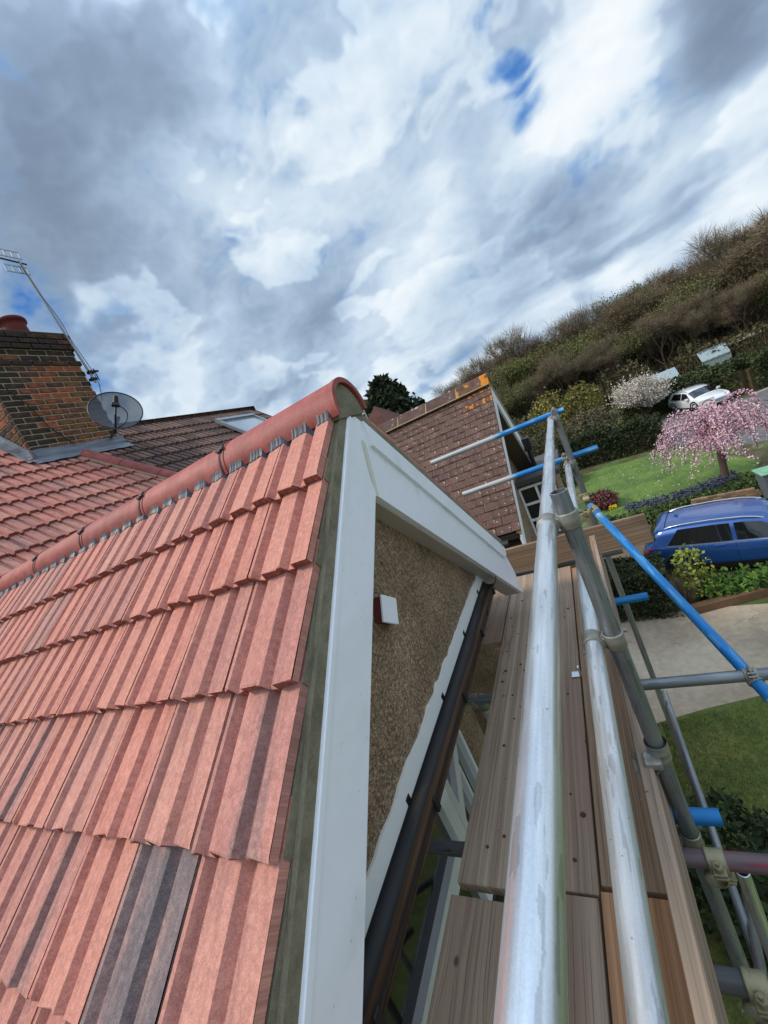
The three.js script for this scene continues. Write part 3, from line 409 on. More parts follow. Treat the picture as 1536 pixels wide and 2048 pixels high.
{ // aerial on the chimney
  const a = thing('television_aerial', 'television aerial on a thin mast clamped to the brick chimney', 'aerial', [-5.7, 2.62, -4.13]);
  const grey = std({ color: col('#8e9094'), metalness: 0.7, roughness: 0.4 }), black = std({ color: col('#1c1d20'), roughness: 0.5 });
  put(a, 'mast', rod([-5.69, 2.58, -4.15], [-5.7, 4.36, -4.02], 0.016, 10), grey);
  const br = put(a, 'bracket', [box(-5.73, -5.66, 2.72, 2.76, -4.2, -4.12, 0.004), box(-5.74, -5.66, 2.62, 2.65, -4.19, -4.1, 0.004), rod([-5.66, 2.6, -4.2], [-5.66, 2.78, -4.2], 0.008, 6)], black); put(br, 'wing_nut', [box(-5.67, -5.64, 2.73, 2.75, -4.25, -4.19)], black);
  put(a, 'boom', rod([-5.7, 4.33, -4.1], [-5.75, 4.43, -3.2], 0.011, 8), black);
  put(a, 'cable', new THREE.TubeGeometry(new THREE.CatmullRomCurve3([V(-5.68, 4.3, -4.0), V(-5.65, 3.9, -4.02), V(-5.655, 3.5, -4.1), V(-5.67, 3.2, -4.12), V(-5.66, 2.6, -4.17), V(-5.69, 2.3, -4.1)]), 40, 0.005, 5), black);
  const m = put(a, 'reflector', [-0.17, 0.17].flatMap((y) => [[0, 1], [-1, 1]].map(() => 0)).slice(0, 1).concat([0]).flatMap(() => []).concat(
    [0, 1].flatMap((k) => { const yy = 4.36 + (k ? 0.06 : -0.16); return [box(-5.74, -5.73, yy, yy + 0.015, -4.1, -3.82), box(-5.74, -5.73, yy + 0.09, yy + 0.105, -4.1, -3.82), ...[0, 1, 2, 3].map((i) => box(-5.741, -5.729, yy + 0.002, yy + 0.1, -4.1 + i * 0.087, -4.082 + i * 0.087))]; })), std({ color: col('#aeb2b6'), metalness: 0.7, roughness: 0.4 }));
  for (let i = 0; i < 6; i++) put(a, 'director', rod([-5.72 - i * 0.006, 4.355 + i * 0.018, -3.78 + i * 0.1], [-5.72 - i * 0.006, 4.53 + i * 0.016, -3.78 + i * 0.1], 0.006, 6), grey);
}
{ // dish
  const c = V(-4.56, 1.70, -3.38), d = thing('satellite_dish', 'dark grey mesh satellite dish on an arm beside the chimney', 'satellite dish', [c.x, c.y - 0.35, c.z]);
  const nrm = V(0.78, 0.3, 0.35).normalize(), q = new THREE.Quaternion().setFromUnitVectors(V(0, 0, 1), nrm), M = new THREE.Matrix4().compose(c, q, V(1, 1, 1)).multiply(new THREE.Matrix4().makeRotationZ(-0.25));
  const pos = [], uv = [], P = (i, j) => { const r = i / 10, a = j / 48 * 2 * Math.PI; return [Math.cos(a) * r * 0.275, Math.sin(a) * r * 0.27, 0.08 * r * r - 0.06]; };
  for (let i = 0; i < 10; i++) for (let j = 0; j < 48; j++) for (const [a, b] of [[i, j], [i + 1, j], [i + 1, j + 1], [i, j], [i + 1, j + 1], [i, j + 1]]) { const p = P(a, b); pos.push(...p); uv.push(p[0] * 6, p[1] * 6); }
  const g = new THREE.BufferGeometry(); g.setAttribute('position', new THREE.Float32BufferAttribute(pos, 3)); g.setAttribute('uv', new THREE.Float32BufferAttribute(uv, 2)); g.computeVertexNormals();
  const dm = new THREE.MeshPhysicalMaterial({ color: col('#565b64'), roughness: 0.6, metalness: 0.3, side: THREE.DoubleSide, transparent: true, opacity: 0.82, bumpMap: grainBump, bumpScale: 0.001 });
  const refl = place(d, 'reflector', g, dm, M);
  const black = std({ color: col('#1a1b1f'), roughness: 0.45 }), ring = []; for (let j = 0; j <= 48; j++) { const p = P(10, j); ring.push(V(...p)); }
  place(d, 'rim', new THREE.TubeGeometry(new THREE.CatmullRomCurve3(ring, false), 96, 0.008, 6), std({ color: col('#3c4048'), roughness: 0.5 }), M);
  place(d, 'arm', merge([rod([0, -0.25, -0.02], [0.01, -0.18, 0.16], 0.011, 8), rod([0.01, -0.18, 0.16], [0.01, -0.02, 0.2], 0.012, 8)]), black, M);
  const l = place(d, 'receiver', merge([new THREE.CylinderGeometry(0.024, 0.03, 0.1, 14).rotateX(0.5).translate(0.01, 0.0, 0.2), box(-0.03, 0.05, -0.08, -0.04, 0.17, 0.22, 0.008)]), black, M);
  place(d, 'cable', new THREE.TubeGeometry(new THREE.CatmullRomCurve3([V(0.03, -0.05, 0.2), V(0.12, -0.11, 0.14), V(0.11, -0.2, 0.08), V(0.02, -0.25, 0.0)]), 20, 0.006, 5), black, M);
  put(d, 'wall_arm', [rod([c.x - 0.06, c.y - 0.06, c.z - 0.03], [-5.1, 1.62, -3.6], 0.02, 8), rod([-5.1, 1.62, -3.6], [-5.7, 1.75, -3.95], 0.02, 8)], black);
}

// ---------- the neighbouring half ----------
const nb = thing('brown_roofed_house', 'neighbouring house with brown lichen-spotted plain tiles and white barge boards', 'house', [-0.75, G, -5.6]);
{
  // old plain tiles: crusts of pale lichen, orange lichen near the ridge end
  const lichMap = (s, b, amount, orange) => tex(96, 96, (u, v, x, y) => {
    const g = (tn(u, v, 6, s) - 0.5) * 36 + (hash3(x, y, s) - 0.5) * 14; let c = [b[0] + g, b[1] + g, b[2] + g];
    const f = 7, uu = u * f + (tn(u, v, 14, s + 3, 3) - 0.5) * 0.9, vv = v * f * 1.2 + (tn(u, v, 14, s + 6, 3) - 0.5) * 0.9, i = Math.floor(uu), j = Math.floor(vv);
    if (hash3(i, j, s + 50) < amount) { const q = Math.hypot(uu - i - 0.3 - 0.4 * hash3(i, j, s + 51), vv - j - 0.3 - 0.4 * hash3(i, j, s + 52)); if (q < 0.1 + 0.26 * hash3(i, j, s + 53) ** 2) c = lerp3(c, [198, 186, 172], 0.8); }
    if (orange && tn(u, v, 5, s + 2, 5) + (u - 0.5) * 0.2 > orange) c = [190 + g, 118 + g, 36 + g * 0.6]; return c; });
  const pm = [[11, [96, 72, 64], 0.04], [12, [90, 68, 61], 0.1], [13, [101, 76, 67], 0.16], [14, [94, 70, 63], 0.22], [15, [87, 66, 60], 0.28], [16, [98, 74, 66], 0.34], [17, [92, 70, 62], 0.25], [18, [95, 71, 64], 0.14]].map(([s, b, n]) => std({ map: lichMap(s, b, n), roughness: 0.9, bumpMap: grainBump, bumpScale: 0.001 }));
  const om = [[21, 0.56], [22, 0.64], [23, 0.7]].map(([s, o]) => std({ map: lichMap(s, [98, 72, 60], 0.1, o), roughness: 1 }));
  const xg = -0.75, az = -5.6, ay = 0.215, gz = 0.105, w = 0.165, onN = (x, s) => V(x, ay - s * S, az + s * C);
  const zl = az + 2.3 * C, yl = ay - 2.3 * S;
  const roof = put(nb, 'gable_roof', sideways([[az, ay - 0.03], [zl, yl - 0.03], [zl, yl - 0.08], [az, ay - 0.1], [2 * az - zl, yl - 0.08], [2 * az - zl, yl - 0.03]], -5.4, xg - 0.03), felt, 'brown plain-tiled gable roof dotted with white and orange lichen');
  const tg = [1, 2, 3].map((s) => { const g = new RoundedBoxGeometry(w - 0.004, 0.014, 0.2, 1, 0.003), p = g.attributes.position; for (let i = 0; i < p.count; i++) p.setY(i, p.getY(i) + 0.004 * Math.cos(p.getX(i) * 12 + s)); return g.translate(-w / 2, -0.007, -0.1); });
  const rest = []; let count = 0; const r = rng(31);
  for (let i = 21; i >= 0; i--) for (let c = -1; c < 19; c++) {
    const s = 0.1 + i * gz, x = xg - (i % 2 ? w / 2 : 0) - c * w; if (c < 0 && !(i % 2)) continue; const half = c < 0 ? 0.5 : 1;
    const m = new THREE.Matrix4().makeBasis(X1, nL, dL).setPosition(onN(x - (c < 0 ? w / 2 : 0), s)).multiply(new THREE.Matrix4().makeRotationX(-0.08 + (r() - 0.5) * 0.02)).multiply(new THREE.Matrix4().makeRotationY((r() - 0.5) * 0.012)).multiply(new THREE.Matrix4().makeScale(half, 1, 1)).multiply(new THREE.Matrix4().makeTranslation(0, 0.012, 0));
    const seen = x > -0.75 - 0.55 - (21 - i) * 0.15;
    if (seen && count < 300) { count++; place(roof, 'roof_tile', pick(tg), i < 4 && c < 3 && c + i < 5 && r() < 0.6 ? pick(om) : pm[Math.floor(r() * (i < 15 ? 8 : 3.5))], m); } else rest.push(tg[0].clone().applyMatrix4(m));
  }
  if (rest.length) put(roof, 'roof_tiling', rest, pm[2], null, 'stuff');
  // ridge of angular tiles bedded in old mortar
  const rp = [[-0.15, -0.075], [-0.03, 0.045], [0, 0.058], [0.03, 0.045], [0.15, -0.075], [0.135, -0.088], [0, 0.04], [-0.135, -0.088]].map(([z, y]) => [z, y]);
  for (let i = 0; i < 8; i++) { const L = 0.46, x = xg + 0.01 - i * L, g = sideways(rp, -L + 0.016, 0); const p = g.attributes.position, uv = g.attributes.uv; for (let k = 0; k < p.count; k++) uv.setXY(k, p.getX(k) * 2.4, p.getY(k) * 5 + p.getZ(k) * 2); place(roof, 'ridge_tile', g, i ? pm[3 + (i % 2)] : om[0], new THREE.Matrix4().makeTranslation(x, ay + 0.02, az)); }
  put(roof, 'ridge_mortar', [sideways(rp.map(([z, y]) => [z * 1.06, y * 1.0 - 0.009]), -4.2, xg + 0.004).translate(0, ay + 0.02, az)], oldMortar);
  put(roof, 'verge_mortar', [sideways([[az, ay - 0.005], [zl, yl - 0.005], [zl, yl - 0.05], [az, ay - 0.06]], xg - 0.05, xg - 0.004), sideways([[az, ay - 0.005], [az, ay - 0.06], [2 * az - zl, yl - 0.05], [2 * az - zl, yl - 0.005]], xg - 0.05, xg - 0.002)], oldMortar);
  put(nb, 'barge_board', [sideways([[az, ay - 0.06], [zl, yl - 0.06], [zl, yl - 0.24], [az, ay - 0.32]], xg - 0.04, xg - 0.012)], white);
  put(nb, 'barge_board', [sideways([[az, ay - 0.061], [az, ay - 0.321], [2 * az - zl, yl - 0.3], [2 * az - zl, yl - 0.061]], xg - 0.04, xg - 0.013)], white);
  put(nb, 'soffit', [sideways([[az, ay - 0.3], [zl, yl - 0.22], [zl, yl - 0.235], [az, ay - 0.315]], xg - 0.3, xg - 0.042), sideways([[az, ay - 0.3], [az, ay - 0.315], [2 * az - zl, yl - 0.29], [2 * az - zl, yl - 0.275]], xg - 0.3, xg - 0.042)], std({ color: col('#5c4f42'), roughness: 0.8 }));
  put(nb, 'gable_wall', [uvMetres(sideways([[az, ay - 0.25], [zl - 0.1, yl - 0.22], [zl - 0.1, G], [2 * az - zl + 0.1, G], [2 * az - zl + 0.1, yl - 0.22]], -4.5, xg - 0.28))], pebbleFar);
  put(nb, 'hopper', [box(xg - 0.02, xg + 0.1, -1.02, -0.82, az - 1.18, az - 1.0, 0.01), rod([xg + 0.03, -0.95, az - 1.1], [xg + 0.03, -3, az - 1.1], 0.035, 10)], std({ color: col('#16171a'), roughness: 0.5 }), 'black rainwater hopper and pipe');
  put(nb, 'eaves_gutter', toCreasedNormals(new THREE.CylinderGeometry(0.05, 0.05, 2.6, 14, 1, false, 0, Math.PI).rotateZ(Math.PI / 2).rotateX(Math.PI / 2).translate(-2.2, yl - 0.1, zl + 0.03), 0.6), std({ color: col('#1a1a1b'), roughness: 0.5, side: THREE.DoubleSide }));
  // windows: a bay with white bars
  const win = (x0, x1, y0, y1, z, nx, ny, k = 1) => { const f = [], t = 0.035; for (let i = 0; i <= nx; i++) { const x = x0 + (x1 - x0) * i / nx; f.push(box(x - t / 2, x + t / 2, y0, y1, z - 0.02, z + 0.03)); } for (let j = 0; j <= ny; j++) { const y = y0 + (y1 - y0) * j / ny; f.push(box(x0, x1, y - t / 2, y + t / 2, z - 0.018, z + 0.028)); } const fr = put(nb, 'window', f, white); for (let i = 0; i < nx; i++) for (let j = 0; j < ny; j++) put(fr, 'pane', box(x0 + (x1 - x0) * i / nx + 0.02, x0 + (x1 - x0) * (i + 1) / nx - 0.02, y0 + (y1 - y0) * j / ny + 0.02, y0 + (y1 - y0) * (j + 1) / ny - 0.02, z - 0.008, z - 0.002), glass); return fr; };
  win(-1.02, -0.52, -2.3, -1.5, -6.3, 2, 3);
  put(nb, 'bay_wall', uvMetres(box(-1.6, -0.48, G, -1.44, -7.6, -6.33)), pebbleFar);
  put(nb, 'bay_roof', uvMetres(plan([[-1.7, -6.2], [-0.38, -6.2], [-0.38, -7.8], [-1.7, -7.8]], -1.36, 0.07)), std({ color: col('#4f4a49'), roughness: 0.8 }));
  win(-1.55, -1.03, -2.7, -1.75, -4.06, 2, 2); put(nb, 'corner_post', box(-1.03, -0.98, -3.4, -1.6, -4.12, -4.03), white);
  // main roof with ribbed brown tiles
  const bmats = [[31, [112, 86, 78]], [32, [100, 78, 72]], [33, [92, 72, 68]], [34, [118, 92, 82]]].map(([s, b]) => std({ map: tex(64, 96, (u, v, x, y) => { const g = (tn(u, v, 7, s) - 0.5) * 44 + (hash3(x, y, s) - 0.5) * 20 + (hash3(x >> 1, y >> 1, s) > 0.985 ? 60 : 0); return [b[0] + g, b[1] + g, b[2] + g]; }), roughness: 0.95 }));
  const zb = -8.06, za = -3.9, top = 6.06, a = onM(top, 0, -0.07), b = onM(2.0, 0, -0.07);
  const mr = put(nb, 'main_roof', poly([[a.x, a.y], [b.x, b.y], [b.x - 0.05, b.y - 0.1], [a.x, a.y - 0.15], [2 * a.x - b.x, b.y - 0.1], [2 * a.x - b.x, b.y]].reverse(), za - zb).translate(0, 0, zb), felt, 'main roof of ribbed dark brown tiles with a roof window');
  const restM = []; let cm = 0;
  for (let i = 0; i < 14; i++) for (let c = 0; c < 18; c++) {
    const s = top - 0.12 - TG - i * TG, z = za - 0.03 - c * TW; if (s < 2.1) continue; const p = onM(s, z);
    if (z < -6.3 && z > -7.15 && s > 5.02 && s < 5.32) { /* beneath the roof window */ }
    if (i < 8 || z < -5.5 && i < 11) { layTile(mr, 'roof_tile', XM, nM, dM, V(p.x, p.y, z), pick(tileGeos), pick(bmats), 2); cm++; } else restM.push(tileGeos[0].clone().applyMatrix4(new THREE.Matrix4().makeBasis(XM, nM, dM).setPosition(V(p.x, p.y, z)).multiply(new THREE.Matrix4().makeRotationX(-TILT))));
  }
  put(mr, 'roof_tiling', restM, bmats[1], null, 'stuff');
  for (let i = 0; i < 9; i++) { const g = new THREE.CylinderGeometry(0.1, 0.1, 0.45, 14, 1, false, 0, Math.PI).rotateZ(Math.PI / 2).rotateX(-Math.PI / 2); place(mr, 'ridge_tile', g, pick(bmats), new THREE.Matrix4().makeTranslation(a.x, a.y + 0.02, za - 0.23 - i * 0.46).multiply(new THREE.Matrix4().makeRotationY(Math.PI / 2))); }
  // roof window
  const rw = new THREE.Matrix4().makeBasis(XM, nM, dM).setPosition(onM(5.1, -6.65, 0.05));
  const skl = place(mr, 'roof_window', merge([box(-0.55, 0.55, 0, 0.07, -0.42, -0.34), box(-0.55, 0.55, 0, 0.06, 0.36, 0.42), box(-0.55, -0.49, 0, 0.06, -0.34, 0.36), box(0.49, 0.55, 0, 0.06, -0.34, 0.36)]), std({ color: col('#9aa2a8'), metalness: 0.5, roughness: 0.4 }), rw, 'grey framed roof window'); place(mr, 'window_pane', box(-0.49, 0.49, 0.01, 0.03, -0.34, 0.36), new THREE.MeshPhysicalMaterial({ color: col('#9fa9b2'), roughness: 0.12, metalness: 0.2, clearcoat: 1 }), rw);
  const plm = std({ color: col('#6a6a66'), roughness: 0.8 });
  put(nb, 'hip_roof', [new THREE.ConeGeometry(1.3, 1.1, 4).rotateY(0.6).translate(-4.0, 0.42, -9.4)], std({ map: pm[2].map, color: col('#d8b0a8'), roughness: 0.95 }), 'small red-brown hipped roof behind the gables');
}
{ const p = thing('slim_pole', 'thin pale aerial pole standing up behind the gable roofs', 'pole', [-4.35, 0, -9.8]); put(p, 'shaft', rod([-4.45, -1.0, -9.85], [-4.55, 1.75, -9.85], 0.018, 8), std({ color: col('#b5b7b8'), metalness: 0.5, roughness: 0.5 })); put(p, 'crossbar', rod([-4.6, 1.7, -9.85], [-4.42, 1.62, -9.85], 0.01, 6), std({ color: col('#b5b7b8'), metalness: 0.5, roughness: 0.5 })); }

// ---------- scaffold ----------
const sc = thing('scaffold', 'tube scaffold of galvanised and blue-painted tubes along the front of the houses', 'scaffold', [-0.1, G, -1.15]);
function coupler(p, a, b, mat = fitting) {   // p on tube a's axis; tube b crosses beside it: a, b = {c: centre, d: direction}
  const ringG = (o) => { const d = V(...o.d).normalize(), q = new THREE.Quaternion().setFromUnitVectors(V(0, 1, 0), d), w = 0.024, R0 = 0.0248, R1 = 0.0305; return new THREE.LatheGeometry([[R0, -w], [R1 - 0.002, -w], [R1, -w + 0.004], [R1 - 0.002, 0], [R1, w - 0.004], [R1 - 0.002, w], [R0, w]].map(([x, y]) => new THREE.Vector2(x, y)), 26).applyMatrix4(new THREE.Matrix4().compose(V(...o.c), q, V(1, 1, 1))); };
  const mid = V(...a.c).add(V(...b.c)).multiplyScalar(0.5), m = put(sc, 'coupler', [ringG(a), ringG(b), new RoundedBoxGeometry(0.03, 0.03, 0.03, 1, 0.006).translate(mid.x, mid.y, mid.z)], mat);
  for (const [o, e] of [[a, b], [b, a]]) {
    const d = V(...o.d).normalize(), out = V(...o.c).sub(V(...e.c)); out.addScaledVector(d, -out.dot(d)).normalize(); const sd = V().crossVectors(d, out);
    const base = V(...o.c).addScaledVector(sd, 0.034), g = [];
    g.push(rod(base.clone().addScaledVector(out, -0.02).toArray(), base.clone().addScaledVector(out, 0.038).toArray(), 0.0058, 8));
    g.push(new THREE.CylinderGeometry(0.0125, 0.0125, 0.013, 6).applyMatrix4(frameTo(base.clone().addScaledVector(out, 0.014), base.clone().addScaledVector(out, 0.027))));
    g.push(new RoundedBoxGeometry(0.03, 0.008, 0.034, 1, 0.003).applyMatrix4(new THREE.Matrix4().makeBasis(sd, out, V().crossVectors(sd, out)).setPosition(base.clone().addScaledVector(out, 0.006))));
    g.push(new RoundedBoxGeometry(0.03, 0.008, 0.034, 1, 0.003).applyMatrix4(new THREE.Matrix4().makeBasis(sd, out, V().crossVectors(sd, out)).setPosition(base.clone().addScaledVector(out, -0.008))));
    put(m, 'bolt', g, mat);
  }
  return m;
}
const RX = -0.15, PX = -0.092, PZ = -1.16, FX = -0.106, FZ = -3.66, R1 = -0.405, R2 = -0.8;
put(sc, 'guard_rail', tube([RX, R1, 1.6], [RX, R1 + 0.012, -3.76]), galv, 'bright galvanised top guard rail');
put(sc, 'mid_rail', tube([RX - 0.004, R2, 1.6], [RX + 0.004, R2 + 0.006, -3.62]), galvPale, 'pale galvanised lower guard rail with a weld seam');
const post = put(sc, 'standard', tube([PX, -0.315, PZ], [PX + 0.02, G + 0.01, PZ]), galvDull, 'dull grey upright tube beside the platform');
put(sc, 'standard', tube([FX, -0.33, FZ], [FX + 0.02, G + 0.01, FZ]), galvDull, 'dull grey upright tube at the end of the platform');
put(sc, 'standard', tube([0.02, -2.12, -1.46], [0.02, G + 0.01, -1.46]), galv, 'short bright upright tube below the platform');
put(sc, 'standard', tube([-0.94, -1.56, -1.9], [-0.94, G + 0.01, -1.9]), galvPale, 'inner upright tube next to the wall');
put(sc, 'standard', tube([-0.9, -1.56, -3.5], [-0.9, G + 0.01, -3.5]), galvPale);
for (const [x, z] of [[PX + 0.02, PZ], [FX + 0.02, FZ], [0.02, -1.46], [-0.94, -1.9], [-0.9, -3.5]]) put(sc, 'base_plate', [box(x - 0.075, x + 0.075, G + 0.03, G + 0.042, z - 0.075, z + 0.075)], galvDull);
// end guard rails, painted blue over part of their length
put(sc, 'end_rail', tube([-1.3, R1 + 0.045, -3.8], [-0.03, R1 + 0.045, -3.8]), blueTube(3, 0.52, 0.75), 'end guard rail, half bare metal and half worn sky-blue paint');
put(sc, 'end_rail', tube([-1.1, R2 + 0.05, -3.71], [0.11, R2 + 0.05, -3.71]), blueTube(5, 0.42, 0.6), 'lower end rail, half bare metal and half blue paint');
// raking brace
put(sc, 'brace', tube([-0.075, -0.97, -2.95], [0.36, -1.6, -1.62]), blueTube(8, 0.0, 0.4), 'bright blue raking brace');
put(sc, 'brace', tube([-0.3, -1.9, -0.2], [0.25, -3.6, -1.8]), galvRust);
put(sc, 'brace', tube([-0.12, -1.75, -0.4], [0.02, -3.9, -2.6]), galvDull);
const TY = -1.505;
put(sc, 'transom', tube([-1.12, TY, -1.81], [0.75, TY, -1.81]), galvDull, 'long grey cross tube under the boards');
put(sc, 'transom', tube([-0.6, TY, -1.06], [0.5, TY, -1.06]), redTube, 'cross tube with smears of red paint');
put(sc, 'transom', tube([-0.7, TY, -0.785], [0.45, TY, -0.785]), galvRust, 'rusty dark cross tube');
put(sc, 'transom', tube([-0.7, TY, -2.57], [0.062, TY, -2.57]), blueTube(11, 0.0, 0.25), 'cross tube ending in a blue painted stub');
put(sc, 'transom', tube([-0.65, TY, -1.19], [0.012, TY, -1.19]), blueTube(12, 0.0, 0.05), 'cross tube with a plain blue end');
put(sc, 'transom', tube([-1.12, TY, -3.3], [0.02, TY, -3.3]), galvDull);
put(sc, 'transom', tube([-1.12, TY, 0.55], [0.3, TY, 0.55]), galvDull);
put(sc, 'ledger', tube([PX - 0.055, TY - 0.052, 1.4], [FX - 0.045, TY - 0.052, -3.85]), galvDull, 'lengthwise tube under the cross tubes');
put(sc, 'transom', tube([-1.15, TY, -1.02], [-0.5, TY, -1.02]), galvRust, 'dark rusty cross tube stub next to the wall');
put(sc, 'ledger', tube([-0.7, TY - 0.052, 1.4], [-0.7, TY - 0.052, -3.85]), galvDull);
put(sc, 'ledger', tube([PX + 0.05, -3.3, 1.4], [FX + 0.05, -3.3, -3.85]), galvDull);
coupler(0, { c: [RX, R1 + 0.004, PZ], d: [0, 0, 1] }, { c: [PX, R1 + 0.004, PZ], d: [0, 1, 0] });
coupler(0, { c: [RX, R2 + 0.003, PZ], d: [0, 0, 1] }, { c: [PX, R2 + 0.003, PZ], d: [0, 1, 0] });
coupler(0, { c: [RX, R1 + 0.012, FZ], d: [0, 0, 1] }, { c: [FX, R1 + 0.012, FZ], d: [0, 1, 0] });
coupler(0, { c: [RX, R2 + 0.006, FZ + 0.05], d: [0, 0, 1] }, { c: [FX, R2 + 0.006, FZ], d: [0, 1, 0] });
coupler(0, { c: [FX, R1 + 0.045, -3.8], d: [1, 0, 0] }, { c: [RX, R1 + 0.01, -3.75], d: [0, 0, 1] });
coupler(0, { c: [-0.15, R2 + 0.05, -3.71], d: [1, 0, 0] }, { c: [RX, R2 + 0.008, -3.6], d: [0, 0, 1] });
coupler(0, { c: [-0.058, -0.995, -2.9], d: [0.435, -0.63, 1.33] }, { c: [-0.1, -1.02, -2.96], d: [0, 1, 0] }, brass);
coupler(0, { c: [0.3, -1.513, -1.803], d: [0.435, -0.63, 1.33] }, { c: [0.3, TY, -1.81], d: [1, 0, 0] });
coupler(0, { c: [FX + 0.004, -1.1, FZ], d: [0, 1, 0] }, { c: [FX + 0.004, -1.12, FZ + 0.06], d: [1, 0, 0] }, brass);
coupler(0, { c: [FX + 0.004, -1.55, FZ], d: [0, 1, 0] }, { c: [FX - 0.045, -1.557, FZ], d: [0, 0, 1] });
coupler(0, { c: [PX + 0.004, TY - 0.052, PZ], d: [0, 1, 0] }, { c: [PX - 0.055, TY - 0.052, PZ], d: [0, 0, 1] });
for (const z of [-1.06, -0.785]) coupler(0, { c: [-0.04, TY, z], d: [1, 0, 0] }, { c: [-0.055, TY - 0.05, z], d: [0, 0, 1] }, brass);
coupler(0, { c: [-0.094, -2.3, PZ], d: [0, 1, 0] }, { c: [-0.04, -2.35, PZ], d: [0, 0, 1] });
coupler(0, { c: [-0.94, -1.62, -1.9], d: [0, 1, 0] }, { c: [-0.94, -1.505, -1.82], d: [1, 0, 0] });
// clip that holds the toe board to the upright
{ const sl = new THREE.CylinderGeometry(0.03, 0.034, 0.085, 20, 4, true, -Math.PI / 2, Math.PI).rotateX(Math.PI / 2), p = sl.attributes.position; for (let i = 0; i < p.count; i++) { const n = (fbm3(p.getX(i) * 60, p.getY(i) * 60, p.getZ(i) * 60, 2) - 0.5) * 0.008; p.setXYZ(i, p.getX(i) * 1.1 + n, p.getY(i) * 0.75 + n, p.getZ(i)); } sl.computeVertexNormals();
  const fm = fitting.clone(); fm.side = THREE.DoubleSide;
  put(sc, 'board_clip', [sl.rotateZ(0).translate(-0.132, -1.217, PZ + 0.02), new THREE.CylinderGeometry(0.031, 0.031, 0.06, 20, 1, true).translate(PX + 0.004, -1.2, PZ), new RoundedBoxGeometry(0.05, 0.03, 0.05, 1, 0.008).translate(-0.112, -1.215, PZ + 0.03)], fm, 'dusty clip holding the toe board'); }
put(sc, 'toggle_clip', [box(-0.392, -0.352, -1.438, -1.43, -1.86, -1.82, 0.003), box(-0.354, -0.344, -1.45, -1.39, -1.85, -1.83, 0.002)], galv);

// boards: every one can be lifted off
const BT = -1.44, BB0 = -1.478, bd = (x0, x1, z0, z1, mat, label, dy = 0) => single('scaffold_board', board(x0, x1, BB0 + dy, BT + dy, z0, z1), mat, [(x0 + x1) / 2, BB0 + dy, (z0 + z1) / 2], label, 'scaffold board', 'boards of the working platform');
bd(-0.803, -0.581, -3.12, -0.872, wGrey, 'grey weathered board with raised grain, at the house side of the platform');
bd(-0.815, -0.588, -0.835, 1.3, wRed, 'reddish dusty board end butted against the grey grained board', 0.002);
bd(-0.576, -0.354, -3.1, -0.889, wRed, 'reddish brown middle board running below the bright guard rail');
bd(-0.58, -0.357, -0.88, 1.3, wDark, 'dark brown middle board beyond the butt joint', 0.003);
bd(-0.347, -0.156, -3.05, -0.915, wTan, 'tan board lying against the toe board');
bd(-0.35, -0.156, -0.9, 1.3, wFresh, 'fresh orange-brown board with a long split beside the toe board', 0.002);
bd(-1.03, -0.81, -3.15, -2.235, wDark, 'short brown board tucked in next to the wall');
const toe = board(-0.112, 0.112, -0.019, 0.019, -1.86, 1.86).applyMatrix4(new THREE.Matrix4().makeRotationZ(Math.PI / 2)).translate(-0.135, -1.328, -1.17);
{ const p = toe.attributes.position; for (let i = 0; i < p.count; i++) p.setX(i, p.getX(i) + 0.006 * Math.sin(p.getZ(i) * 3)); }
single('toe_board', toe, wOld, [-0.135, -1.44, -1.17], 'weathered toe board on edge along the street side of the platform', 'toe board', 'toe boards');
single('toe_board', board(-0.112, 0.112, -0.019, 0.019, -0.73, 0.73).applyMatrix4(new THREE.Matrix4().makeRotationY(Math.PI / 2 - 0.02).multiply(new THREE.Matrix4().makeRotationZ(Math.PI / 2))).translate(-0.5, -1.328, -3.2), wEnd, [-0.5, -1.44, -3.2], 'tan toe board set across the end of the platform', 'toe board', 'toe boards');
{ // mortar crumbs on the boards
  const r = rng(12), mm = std({ color: col('#5b3a33'), roughness: 1 }), gs = []; for (let i = 0; i < 46; i++) { const s = 0.003 + r() * 0.009, x = -0.79 + r() * 0.42, z = -0.9 - r() * 2.1; gs.push(new THREE.IcosahedronGeometry(s, 0).scale(1, 0.5, 1).rotateY(r() * 6).translate(x, BT + 0.002, z)); }
  single('mortar_crumbs', gs, mm, [-0.6, BT, -2], 'loose crumbs of mortar scattered on the boards', 'debris', null, 'stuff');
}

